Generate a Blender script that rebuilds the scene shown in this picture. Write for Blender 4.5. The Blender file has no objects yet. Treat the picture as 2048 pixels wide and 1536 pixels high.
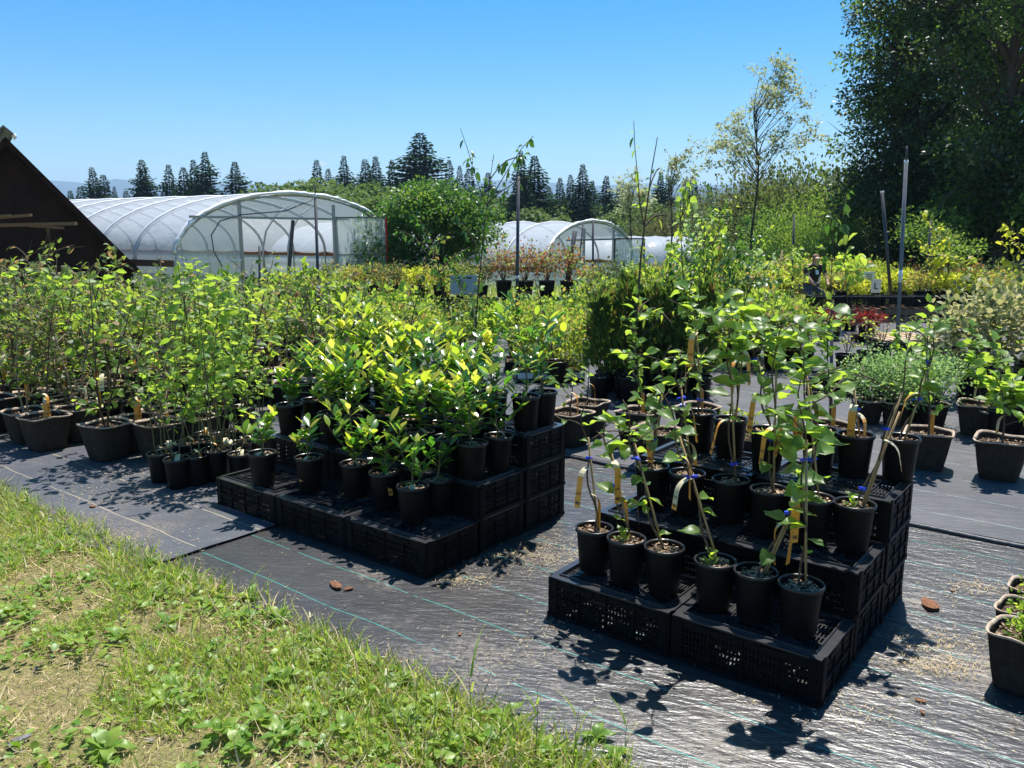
import bpy, math, random
import numpy as np
from mathutils import Vector, Matrix, noise
R=math.radians
scene=bpy.context.scene
COL=scene.collection
# ---------------------------------------------------------------- camera, sky, sun, exposure
F_PX, PITCH, EYE = 1650.0, 10.5, 1.7            # focal length in pixels of a 2048 px wide frame
cam_d=bpy.data.cameras.new('camera'); cam=bpy.data.objects.new('camera',cam_d); COL.objects.link(cam)
cam.location=(0,0,EYE); cam.rotation_euler=(R(90-PITCH),0,0)
cam_d.sensor_width=36; cam_d.lens=F_PX/2048*36; cam_d.clip_start=.05; cam_d.clip_end=9000
scene.camera=cam
scene.render.resolution_x=1024; scene.render.resolution_y=768
SUN=Vector((.13,.335,.82)).normalized()
SUN_EL=math.asin(SUN.z); SUN_AZ=math.atan2(SUN.x,SUN.y)
world=bpy.data.worlds.new('World'); scene.world=world; world.use_nodes=True
wn=world.node_tree; wn.nodes.clear()
def N(nt,t,**k):
    n=nt.nodes.new(t)
    for a,b in k.items():
        if a=='i':
            for kk,v in b.items(): n.inputs[kk].default_value=v
        else: setattr(n,a,b)
    return n
sky=N(wn,'ShaderNodeTexSky',sky_type='NISHITA',sun_disc=False,sun_elevation=SUN_EL,sun_rotation=SUN_AZ,altitude=200,air_density=1.0,dust_density=.05,ozone_density=2.2)
hs=N(wn,'ShaderNodeHueSaturation',i={'Saturation':1.62,'Value':1.12})
wn.links.new(sky.outputs[0],hs.inputs['Color'])
bg=N(wn,'ShaderNodeBackground',i={'Strength':.080})
wo=N(wn,'ShaderNodeOutputWorld')
# thin cirrus low in the sky and one small puff of cloud
tc=N(wn,'ShaderNodeTexCoord')
sep=N(wn,'ShaderNodeSeparateXYZ'); wn.links.new(tc.outputs['Generated'],sep.inputs[0])
mp=N(wn,'ShaderNodeMapping'); mp.inputs['Scale'].default_value=(5,5,75); wn.links.new(tc.outputs['Generated'],mp.inputs[0])
nz=N(wn,'ShaderNodeTexNoise',i={'Scale':1.6,'Detail':6,'Roughness':.6}); wn.links.new(mp.outputs[0],nz.inputs['Vector'])
r1=N(wn,'ShaderNodeMapRange',i={1:.5,2:.75}); wn.links.new(nz.outputs[0],r1.inputs[0])
def band(a,b,c,d):
    x=N(wn,'ShaderNodeMapRange',i={1:a,2:b}); x.interpolation_type='SMOOTHSTEP'; wn.links.new(sep.outputs[2],x.inputs[0])
    y=N(wn,'ShaderNodeMapRange',i={1:c,2:d,3:1,4:0}); y.interpolation_type='SMOOTHSTEP'; wn.links.new(sep.outputs[2],y.inputs[0])
    m=N(wn,'ShaderNodeMath',operation='MULTIPLY'); wn.links.new(x.outputs[0],m.inputs[0]); wn.links.new(y.outputs[0],m.inputs[1]); return m
bd=band(.0,.05,.06,.105)
mlt=N(wn,'ShaderNodeMath',operation='MULTIPLY'); wn.links.new(r1.outputs[0],mlt.inputs[0]); wn.links.new(bd.outputs[0],mlt.inputs[1])
pd=Vector(((643-1024)/F_PX,math.cos(R(PITCH))+(768-327)/F_PX*math.sin(R(PITCH)),-math.sin(R(PITCH))+(768-327)/F_PX*math.cos(R(PITCH)))).normalized()
dv=N(wn,'ShaderNodeVectorMath',operation='SUBTRACT'); dv.inputs[1].default_value=pd; wn.links.new(tc.outputs['Generated'],dv.inputs[0])
dsc=N(wn,'ShaderNodeVectorMath',operation='MULTIPLY'); dsc.inputs[1].default_value=(1,1,2.2); wn.links.new(dv.outputs[0],dsc.inputs[0])
nz2=N(wn,'ShaderNodeTexNoise',i={'Scale':160,'Detail':4}); wn.links.new(tc.outputs['Generated'],nz2.inputs['Vector'])
ln=N(wn,'ShaderNodeVectorMath',operation='LENGTH'); wn.links.new(dsc.outputs[0],ln.inputs[0])
ad=N(wn,'ShaderNodeMath',operation='MULTIPLY_ADD',i={1:.012,2:-.006}); wn.links.new(nz2.outputs[0],ad.inputs[0])
ad2=N(wn,'ShaderNodeMath',operation='ADD'); wn.links.new(ln.outputs['Value'],ad2.inputs[0]); wn.links.new(ad.outputs[0],ad2.inputs[1])
pf=N(wn,'ShaderNodeMapRange',i={1:.0065,2:.003}); wn.links.new(ad2.outputs[0],pf.inputs[0])
mx0=N(wn,'ShaderNodeMath',operation='MULTIPLY',i={1:.42}); wn.links.new(mlt.outputs[0],mx0.inputs[0])
mxx=N(wn,'ShaderNodeMath',operation='MAXIMUM'); wn.links.new(mx0.outputs[0],mxx.inputs[0]); wn.links.new(pf.outputs[0],mxx.inputs[1])
cm=N(wn,'ShaderNodeMixRGB'); cm.inputs[2].default_value=(7.5,7.7,8.0,1)
wn.links.new(mxx.outputs[0],cm.inputs[0]); wn.links.new(hs.outputs[0],cm.inputs[1])
wn.links.new(cm.outputs[0],bg.inputs[0]); wn.links.new(bg.outputs[0],wo.inputs[0])
sl=bpy.data.lights.new('sun','SUN'); sl.energy=5.0; sl.angle=R(.53); sl.color=(1,.955,.88)
so=bpy.data.objects.new('sun',sl); so.rotation_euler=SUN.to_track_quat('Z','Y').to_euler(); so.location=(0,0,30); COL.objects.link(so)
vs=scene.view_settings; vs.view_transform='Standard'; vs.look='None'; vs.exposure=0.8; vs.gamma=1; vs.use_curve_mapping=False
scene.cycles.use_denoising=True
scene.cycles.max_bounces=7; scene.cycles.transparent_max_bounces=10; scene.cycles.diffuse_bounces=3; scene.cycles.transmission_bounces=4; scene.cycles.volume_bounces=0
scene.cycles.caustics_reflective=False; scene.cycles.caustics_refractive=False
scene.cycles.sample_clamp_indirect=6

# ---------------------------------------------------------------- geometry helpers
def ray(px,py):
    p=R(PITCH); x=(px-1024)/F_PX; y=-(py-768)/F_PX
    return Vector((x,math.cos(p)+y*math.sin(p),-math.sin(p)+y*math.cos(p)))
def gp(px,py,z=0.):
    """point of the photograph on the level z"""
    d=ray(px,py); return d*((z-EYE)/d.z)+Vector((0,0,EYE))
def at(px,py,Y):
    """point of the photograph at distance Y"""
    d=ray(px,py); return d*(Y/d.y)+Vector((0,0,EYE))
def mesh_obj(name,me,parent=None,mat=None,loc=None,kind=None):
    o=bpy.data.objects.new(name,me); COL.objects.link(o)
    if mat is not None and not me.materials: me.materials.append(mat)
    if parent is not None: o.parent=parent
    if loc is not None: o.location=loc
    if kind: o['kind']=kind
    return o
def tag(o,label=None,cat=None,group=None,kind=None):
    if label: o['label']=label
    if cat: o['category']=cat
    if group: o['group']=group
    if kind: o['kind']=kind
    return o
def thing(name,label,cat,loc=(0,0,0),rz=0,group=None):
    o=bpy.data.objects.new(name,None); COL.objects.link(o); o.location=loc; o.rotation_euler=(0,0,rz); o.empty_display_size=.1
    return tag(o,label,cat,group)
def copy_tree(o,parent=None):
    c=o.copy(); COL.objects.link(c)
    if parent is not None: c.parent=parent
    for ch in KIDS.get(o,[]): copy_tree(ch,c)
    return c
KIDS={}
def index_kids(root):
    for o in bpy.data.objects:
        pass
def kids_of(root):
    KIDS[root]=list(root.children)
    for c in KIDS[root]: KIDS[c]=list(c.children)
def copy_at(root,loc,rz,label,group=None,scale=1.,mats=None):
    if root not in KIDS: kids_of(root)
    c=copy_tree(root); c.location=loc; c.rotation_euler=(0,0,rz)
    c.scale=(scale,)*3 if not isinstance(scale,tuple) else scale
    c['label']=label
    if group: c['group']=group
    return c
class MB:
    def __init__(s): s.v=[]; s.f=[]; s.m=[]
    def add(s,vs,fs,mi=0):
        n=len(s.v); s.v+=[tuple(v) for v in vs]; s.f+=[tuple(i+n for i in f) for f in fs]; s.m+=[mi]*len(fs); return s
    def box(s,c,d,mi=0,rz=0,mat=None):
        x,y,z=[q/2 for q in d]
        vs=[Vector((sx*x,sy*y,sz*z)) for sz in (-1,1) for sy in (-1,1) for sx in (-1,1)]
        if mat is not None: vs=[mat@v for v in vs]
        elif rz: 
            m=Matrix.Rotation(rz,3,'Z'); vs=[m@v for v in vs]
        c=Vector(c); vs=[v+c for v in vs]
        return s.add(vs,[(0,2,3,1),(4,5,7,6),(0,1,5,4),(2,6,7,3),(0,4,6,2),(1,3,7,5)],mi)
    def bar(s,a,b,w,h,mi=0):
        a,b=Vector(a),Vector(b); d=b-a; m=d.to_track_quat('X','Z').to_matrix()
        return s.box((a+b)/2,(d.length,w,h),mi,mat=m)
    def tube(s,pts,rad,n=6,mi=0,cap=True):
        pts=[Vector(p) for p in pts]; k=len(pts)
        if not hasattr(rad,'__len__'): rad=[rad]*k
        elif len(rad)==2 and k>2: rad=[rad[0]+(rad[1]-rad[0])*i/(k-1) for i in range(k)]
        b=len(s.v); up=None
        for i,p in enumerate(pts):
            d=(pts[min(i+1,k-1)]-pts[max(i-1,0)])
            if d.length<1e-9: d=Vector((0,0,1))
            d.normalize()
            if up is None:
                up=d.orthogonal().normalized()
            else:
                up=(up-d*up.dot(d)); up=up.normalized() if up.length>1e-6 else d.orthogonal().normalized()
            w=d.cross(up)
            for j in range(n):
                a=2*math.pi*j/n; s.v.append(tuple(p+(up*math.cos(a)+w*math.sin(a))*rad[i]))
        for i in range(k-1):
            for j in range(n):
                s.f.append((b+i*n+j,b+i*n+(j+1)%n,b+(i+1)*n+(j+1)%n,b+(i+1)*n+j)); s.m.append(mi)
        if cap:
            s.f.append(tuple(b+j for j in reversed(range(n)))); s.m.append(mi)
            s.f.append(tuple(b+(k-1)*n+j for j in range(n))); s.m.append(mi)
        return s
    def lathe(s,prof,n=20,c=(0,0,0),mi=0):
        b=len(s.v)
        for r,z in prof:
            for j in range(n):
                a=2*math.pi*j/n; s.v.append((c[0]+r*math.cos(a),c[1]+r*math.sin(a),c[2]+z))
        for i in range(len(prof)-1):
            for j in range(n):
                s.f.append((b+i*n+j,b+i*n+(j+1)%n,b+(i+1)*n+(j+1)%n,b+(i+1)*n+j)); s.m.append(mi)
        return s
    def mesh(s,name,mats,smooth=False):
        me=bpy.data.meshes.new(name); me.from_pydata(s.v,[],s.f)
        if not isinstance(mats,(list,tuple)): mats=[mats]
        for m in mats: me.materials.append(m)
        if any(s.m): me.polygons.foreach_set('material_index',s.m)
        if smooth: me.polygons.foreach_set('use_smooth',[True]*len(s.f))
        me.update(); return me
    def obj(s,name,mats,parent=None,smooth=False,loc=None,kind=None):
        return mesh_obj(name,s.mesh(name,mats,smooth),parent,None,loc,kind)
# leaf templates: y along the leaf, x across, z its upper side; unit length
def T(v,f): return np.array(v,float),np.array(f,int)
T_TINY=T([(0,0,0),(-.3,.45,.09),(.3,.45,.09),(0,1,-.06)],[(0,3,1),(0,2,3)])
T_MID=T([(0,0,0),(-.25,.3,.07),(0,.33,0),(.25,.3,.07),(-.24,.66,.05),(0,.68,-.02),(.24,.66,.05),(0,1,-.12)],
        [(0,2,1),(0,3,2),(1,2,5),(1,5,4),(2,3,6),(2,6,5),(4,5,7),(5,6,7)])
T_BLADE=T([(-.5,0,0),(.5,0,0),(-.34,.5,.05),(.34,.5,.05),(0,1,.28)],[(0,1,3),(0,3,2),(2,3,4)])
T_SPRAY=T([(0,0,0),(-.22,.35,-.05),(0,.4,.03),(.22,.35,-.05),(-.12,.72,-.12),(.12,.72,-.12),(0,1,-.2)],[(0,2,1),(0,3,2),(1,2,4),(2,3,5),(2,5,4),(4,5,6)])
def unit(a): return a/np.maximum(np.linalg.norm(a,axis=-1,keepdims=True),1e-9)
def scatter(name,tmpl,pos,dirs,nrm,size,width,mat,smooth=False,mi=None):
    tv,tf=tmpl; n=len(pos)
    y=unit(np.asarray(dirs,float)); z=np.asarray(nrm,float); x=unit(np.cross(y,z)); z=np.cross(x,y)
    size=np.broadcast_to(size,(n,)); width=np.broadcast_to(width,(n,))
    V=(tv[None,:,0,None]*x[:,None,:]*(size*width)[:,None,None]+tv[None,:,1,None]*y[:,None,:]*size[:,None,None]+tv[None,:,2,None]*z[:,None,:]*size[:,None,None]+np.asarray(pos)[:,None,:]).reshape(-1,3)
    Fc=(tf[None]+(np.arange(n)*len(tv))[:,None,None]).reshape(-1,3)
    return np_mesh(name,V,Fc,mat,smooth,None if mi is None else np.repeat(mi,len(tf)))
def np_mesh(name,V,Fc,mat,smooth=False,mi=None):
    me=bpy.data.meshes.new(name); k=Fc.shape[1]
    me.vertices.add(len(V)); me.vertices.foreach_set('co',V.astype(np.float32).ravel())
    me.loops.add(Fc.size); me.loops.foreach_set('vertex_index',Fc.astype(np.int32).ravel())
    me.polygons.add(len(Fc)); me.polygons.foreach_set('loop_start',np.arange(0,Fc.size,k,dtype=np.int32))
    for m in (mat if isinstance(mat,(list,tuple)) else [mat]): me.materials.append(m)
    if mi is not None: me.polygons.foreach_set('material_index',mi.astype(np.int32))
    if smooth: me.polygons.foreach_set('use_smooth',np.ones(len(Fc),bool))
    me.update(calc_edges=True); me.validate(); return me
# ---------------------------------------------------------------- materials
def new_mat(name):
    m=bpy.data.materials.new(name); m.use_nodes=True; nt=m.node_tree; nt.nodes.clear(); return m,nt
def c4(c): return (c[0],c[1],c[2],1)
def plain(name,col,rough=.6,col2=None,scale=20,bump=0,bscale=None,metal=0,spec=.5,detail=5,stretch=None):
    m,nt=new_mat(name); L=nt.links.new
    b=N(nt,'ShaderNodeBsdfPrincipled',i={'Base Color':c4(col),'Roughness':rough,'Metallic':metal,'Specular IOR Level':spec}); o=N(nt,'ShaderNodeOutputMaterial'); L(b.outputs[0],o.inputs[0])
    tcx=N(nt,'ShaderNodeTexCoord'); vec=tcx.outputs['Object']
    if stretch:
        mpx=N(nt,'ShaderNodeMapping'); mpx.inputs['Scale'].default_value=stretch; L(vec,mpx.inputs[0]); vec=mpx.outputs[0]
    if col2:
        n=N(nt,'ShaderNodeTexNoise',i={'Scale':scale,'Detail':detail,'Roughness':.65}); L(vec,n.inputs['Vector'])
        r=N(nt,'ShaderNodeMapRange',i={1:.35,2:.65}); L(n.outputs[0],r.inputs[0])
        mx=N(nt,'ShaderNodeMixRGB'); mx.inputs[1].default_value=c4(col); mx.inputs[2].default_value=c4(col2); L(r.outputs[0],mx.inputs[0]); L(mx.outputs[0],b.inputs['Base Color'])
    if bump:
        n=N(nt,'ShaderNodeTexNoise',i={'Scale':bscale or scale*2,'Detail':4}); L(vec,n.inputs['Vector'])
        bp=N(nt,'ShaderNodeBump',i={'Strength':bump,'Distance':.01}); L(n.outputs[0],bp.inputs['Height']); L(bp.outputs[0],b.inputs['Normal'])
    return m
def leafmat(name,c1,c2,t1,t2,tmix=.45,rough=.42,spec=.4,c3=None,p3=.12):
    """two-tone leaf: colour varies from leaf to leaf; light shines through"""
    m,nt=new_mat(name); L=nt.links.new
    g=N(nt,'ShaderNodeNewGeometry'); oi=N(nt,'ShaderNodeObjectInfo')
    a=N(nt,'ShaderNodeMath',operation='ADD'); L(g.outputs['Random Per Island'],a.inputs[0]); L(oi.outputs['Random'],a.inputs[1])
    fr=N(nt,'ShaderNodeMath',operation='FRACT'); L(a.outputs[0],fr.inputs[0])
    def mix(x,y,z):
        mm=N(nt,'ShaderNodeMixRGB'); mm.inputs[1].default_value=c4(x); mm.inputs[2].default_value=c4(y); L(fr.outputs[0],mm.inputs[0])
        if z is None: return mm
        gt=N(nt,'ShaderNodeMath',operation='GREATER_THAN',i={1:1-p3}); L(fr.outputs[0],gt.inputs[0])
        m2=N(nt,'ShaderNodeMixRGB'); m2.inputs[2].default_value=c4(z); L(mm.outputs[0],m2.inputs[1]); L(gt.outputs[0],m2.inputs[0]); return m2
    ma=mix(c1,c2,c3); mt=mix(t1,t2,None if c3 is None else tuple(min(.9,q*2.2) for q in c3))
    b=N(nt,'ShaderNodeBsdfPrincipled',i={'Roughness':rough,'Specular IOR Level':spec}); L(ma.outputs[0],b.inputs['Base Color'])
    tr=N(nt,'ShaderNodeBsdfTranslucent'); L(mt.outputs[0],tr.inputs[0])
    ms=N(nt,'ShaderNodeMixShader',i={0:tmix}); L(b.outputs[0],ms.inputs[1]); L(tr.outputs[0],ms.inputs[2])
    o=N(nt,'ShaderNodeOutputMaterial'); L(ms.outputs[0],o.inputs[0]); return m
M={}
M['black']=plain('black_plastic',(.003,.003,.004),.42,(.006,.006,.006),9,spec=.22)
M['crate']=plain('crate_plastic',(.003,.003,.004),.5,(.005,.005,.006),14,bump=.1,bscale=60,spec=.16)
M['cratetop']=plain('highlit_crate_top',(.022,.022,.025),.28,(.035,.035,.038),14,spec=.9)  # same black plastic, base colour raised to paint the highlights on ledges and ribs
M['rimblack']=plain('pot_rim_plastic',(.018,.018,.02),.3,spec=.5)  # paler than the pot body: rim highlight put into the colour
M['pulp']=plain('paper_pulp',(.034,.026,.020),.95,(.060,.046,.036),38,bump=.5,bscale=120,spec=.15)
M['pulprim']=plain('worn_pulp_edge',(.56,.45,.35),.9,(.36,.27,.2),30,bump=.4,bscale=90,spec=.15)
M['soil']=plain('potting_soil',(.05,.033,.024),.95,(.13,.09,.06),90,bump=.8,bscale=120,spec=.15)
M['chip']=leafmat('bark_chip',(.16,.10,.06),(.50,.38,.27),(.2,.1,.05),(.3,.2,.1),.02,.9,.1)
M['bark']=plain('bark',(.11,.085,.065),.9,(.05,.038,.03),40,bump=.5,stretch=(1,1,.2),spec=.15)
M['twig']=plain('twig_bark',(.13,.09,.06),.75,(.07,.045,.03),60,spec=.25)
M['paletwig']=plain('pale_twig',(.34,.27,.2),.8,(.2,.15,.1),60,spec=.25)
M['bamboo']=plain('bamboo_cane',(.42,.30,.16),.6,(.26,.17,.08),30,stretch=(1,1,.15),spec=.3)
M['greenstem']=plain('green_stem',(.10,.13,.05),.6,(.16,.12,.07),30,spec=.3)
M['tagorange']=plain('orange_tag',(.85,.36,.05),.5,(.75,.30,.04),20)
M['tagcream']=plain('cream_tag',(.62,.55,.36),.55,(.5,.43,.27),15)
M['tagdark']=plain('tag_print',(.16,.08,.03),.5)
M['blue']=plain('blue_ribbon',(.01,.05,.62),.4)
M['teal']=plain('teal_ribbon',(.02,.35,.30),.45)
M['wood']=plain('weathered_wood',(.24,.15,.095),.85,(.13,.08,.05),12,bump=.3,stretch=(1,8,8),spec=.2)
M['redwood']=plain('reddish_board',(.30,.13,.07),.8,(.2,.09,.05),12,bump=.3,stretch=(1,8,8),spec=.2)
M['palewood']=plain('pale_pallet_wood',(.62,.45,.30),.85,(.45,.31,.2),12,bump=.3,stretch=(1,8,8),spec=.2)
M['rust']=plain('rusty_roof',(.016,.009,.008),.9,(.028,.014,.011),3,bump=.15,bscale=30,spec=.15)
M['pipe']=plain('galvanised_pipe',(.55,.56,.57),.45,(.38,.39,.4),20,metal=.6)
M['greypole']=plain('grey_pole',(.16,.17,.19),.5,(.11,.12,.13),12)
M['darkpole']=plain('dark_pole',(.035,.035,.04),.5,(.06,.06,.065),12)
M['white']=plain('white_tape',(.75,.75,.73),.6)
M['redtape']=plain('red_edge',(.5,.03,.03),.5)
M['rock']=plain('grey_stone',(.20,.19,.20),.9,(.12,.11,.12),30,bump=.5)
M['skin']=plain('skin',(.5,.28,.2),.6)
M['hair']=plain('blond_hair',(.30,.19,.09),.6,(.18,.10,.05),60,stretch=(6,6,1))
M['shirt']=plain('black_shirt',(.012,.012,.014),.9)
M['jeans']=plain('grey_trousers',(.08,.08,.09),.9)
# leaves
LM={}
LM['kiwi']=leafmat('kiwi_leaf',(.075,.155,.04),(.14,.25,.06),(.38,.60,.045),(.68,.86,.07),.52,.40,.5)
LM['citrus']=leafmat('citrus_leaf',(.03,.12,.022),(.08,.21,.03),(.12,.38,.03),(.42,.66,.04),.42,.27,.55,(.36,.38,.04),.13)
LM['citrus_young']=leafmat('young_citrus_leaf',(.16,.30,.03),(.30,.38,.04),(.5,.72,.04),(.8,.84,.06),.5,.3,.5,(.55,.5,.06),.2)
LM['sapling']=leafmat('sapling_leaf',(.05,.10,.028),(.12,.19,.045),(.24,.38,.05),(.50,.58,.08),.44,.5,.35,(.24,.16,.06),.10)
LM['bright']=leafmat('bright_sapling_leaf',(.08,.19,.035),(.16,.29,.05),(.38,.62,.05),(.68,.82,.09),.50,.45,.35)
LM['dull']=leafmat('dull_leaf',(.06,.115,.035),(.13,.15,.06),(.2,.3,.06),(.34,.34,.1),.35,.5,.35,(.28,.17,.07),.16)
LM['golden']=leafmat('golden_leaf',(.30,.36,.03),(.42,.42,.04),(.72,.8,.05),(.85,.85,.08),.45,.5,.3)
LM['lime']=leafmat('lime_leaf',(.16,.28,.04),(.28,.36,.05),(.48,.66,.06),(.7,.78,.09),.45,.5,.3,(.40,.28,.07),.1)
LM['yellowish']=leafmat('yellow_green_leaf',(.20,.24,.05),(.32,.31,.07),(.5,.55,.08),(.68,.62,.12),.4,.5,.3,(.40,.20,.07),.15)
LM['arbor']=leafmat('cedar_frond',(.05,.10,.025),(.10,.16,.035),(.16,.30,.03),(.30,.40,.06),.36,.7,.15,(.15,.11,.03),.12)
LM['variegated']=leafmat('variegated_leaf',(.30,.30,.14),(.60,.56,.34),(.45,.46,.14),(.8,.72,.35),.42,.5,.3,(.09,.12,.04),.3)
LM['redleaf']=leafmat('red_leaf',(.09,.008,.010),(.16,.02,.02),(.28,.02,.02),(.42,.06,.04),.35,.5,.3)
LM['rustleaf']=leafmat('rusty_leaf',(.30,.09,.04),(.22,.15,.05),(.6,.18,.08),(.45,.4,.1),.4,.5,.3,(.2,.3,.06),.3)
LM['mint']=leafmat('pale_green_leaf',(.15,.28,.09),(.25,.38,.13),(.4,.62,.18),(.55,.75,.25),.4,.5,.35)
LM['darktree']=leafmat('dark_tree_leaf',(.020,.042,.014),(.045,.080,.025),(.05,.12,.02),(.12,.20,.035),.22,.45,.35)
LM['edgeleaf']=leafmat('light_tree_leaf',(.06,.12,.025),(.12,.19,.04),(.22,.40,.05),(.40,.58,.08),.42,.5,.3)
LM['hazel']=leafmat('hazel_leaf',(.035,.10,.022),(.075,.16,.03),(.1,.28,.03),(.22,.42,.05),.32,.4,.45)
LM['wood']=leafmat('far_wood_leaf',(.07,.13,.035),(.12,.18,.05),(.16,.28,.06),(.26,.36,.08),.3,.6,.2)
LM['olive']=leafmat('olive_shrub_leaf',(.06,.095,.03),(.12,.15,.05),(.18,.26,.06),(.30,.34,.09),.3,.55,.25,(.10,.13,.04),.2)
LM['brownshrub']=leafmat('brown_shrub_leaf',(.085,.09,.035),(.13,.135,.05),(.18,.19,.06),(.28,.28,.09),.28,.6,.2)
LM['pale']=leafmat('pale_sparse_leaf',(.26,.30,.15),(.40,.42,.24),(.50,.58,.26),(.66,.68,.34),.38,.5,.35)
LM['conifer']=leafmat('conifer_needles',(.016,.050,.018),(.034,.080,.028),(.03,.09,.02),(.06,.14,.04),.16,.8,.06)
LM['grass']=leafmat('grass_blade',(.18,.32,.04),(.36,.44,.08),(.46,.68,.06),(.72,.76,.15),.42,.6,.2,(.62,.50,.26),.18)
LM['dry']=leafmat('dry_straw',(.52,.40,.22),(.68,.54,.32),(.5,.35,.15),(.6,.45,.2),.15,.8,.15)
LM['weed']=leafmat('plantain_leaf',(.11,.23,.03),(.24,.34,.05),(.32,.55,.05),(.58,.70,.08),.35,.42,.4)
# ---------------------------------------------------------------- ground and large structure
U=Vector((math.cos(R(142)),math.sin(R(142)),0)); NV=Vector((math.sin(R(38)),math.cos(R(38)),0))   # along / across the strips of fabric
NV=Vector((.6157,.788,0))
def un(u,n,z=0): return U*u+NV*n+Vector((0,0,z))
def terrain(x,y):
    d=max(0.,y-24)
    z=-.07*d if d<17 else -1.19-.04*(d-17)
    z=max(z,-24.0)
    if x>9: z+=min(1.,(x-9)/8)*min(.6,max(0,(y-14)*.06))
    return z
def base_noise_ramp(nt,vec,scale,lo,hi,det=6):
    n=N(nt,'ShaderNodeTexNoise',i={'Scale':scale,'Detail':det,'Roughness':.65}); nt.links.new(vec,n.inputs['Vector'])
    r=N(nt,'ShaderNodeMapRange',i={1:lo,2:hi}); nt.links.new(n.outputs[0],r.inputs[0]); return r
def mixc(nt,f,a,b):
    m=N(nt,'ShaderNodeMixRGB'); nt.links.new(f,m.inputs[0])
    for i,q in ((1,a),(2,b)):
        if isinstance(q,tuple): m.inputs[i].default_value=c4(q)
        else: nt.links.new(q,m.inputs[i])
    return m.outputs[0]
def ground_mat():
    m,nt=new_mat('meadow_ground'); L=nt.links.new
    g=N(nt,'ShaderNodeNewGeometry'); P=g.outputs['Position']
    a=base_noise_ramp(nt,P,1.3,.38,.62); b=base_noise_ramp(nt,P,40,.3,.7); c=base_noise_ramp(nt,P,.02,.4,.6)
    col=mixc(nt,a.outputs[0],(.34,.25,.14),(.20,.24,.06)); col=mixc(nt,b.outputs[0],col,(.30,.25,.12))
    sp=N(nt,'ShaderNodeSeparateXYZ'); L(P,sp.inputs[0]); fy=N(nt,'ShaderNodeMapRange',i={1:16,2:30}); L(sp.outputs[1],fy.inputs[0])
    far=mixc(nt,c.outputs[0],(.075,.12,.03),(.12,.15,.05)); col=mixc(nt,fy.outputs[0],col,far)
    bs=N(nt,'ShaderNodeBsdfPrincipled',i={'Roughness':.95,'Specular IOR Level':.1}); L(col,bs.inputs['Base Color'])
    bp=N(nt,'ShaderNodeBump',i={'Strength':.8,'Distance':.02}); L(b.outputs[0],bp.inputs['Height']); L(bp.outputs[0],bs.inputs['Normal'])
    o=N(nt,'ShaderNodeOutputMaterial'); L(bs.outputs[0],o.inputs[0]); return m
xs=np.concatenate([-np.geomspace(4000,8,28),np.linspace(-7,7,15),np.geomspace(8,4000,28)]); ys=np.concatenate([[-30,-8],np.linspace(-2,60,63),np.geomspace(64,6000,30)])
V=np.array([(x,y,terrain(x,y)-.012) for y in ys for x in xs]); nx=len(xs)
idx=np.arange(len(V)).reshape(len(ys),nx); Q=np.stack([idx[:-1,:-1],idx[:-1,1:],idx[1:,1:],idx[1:,:-1]],-1).reshape(-1,4)
mesh_obj('ground',np_mesh('ground',V,Q,ground_mat(),True),kind='structure')

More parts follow.
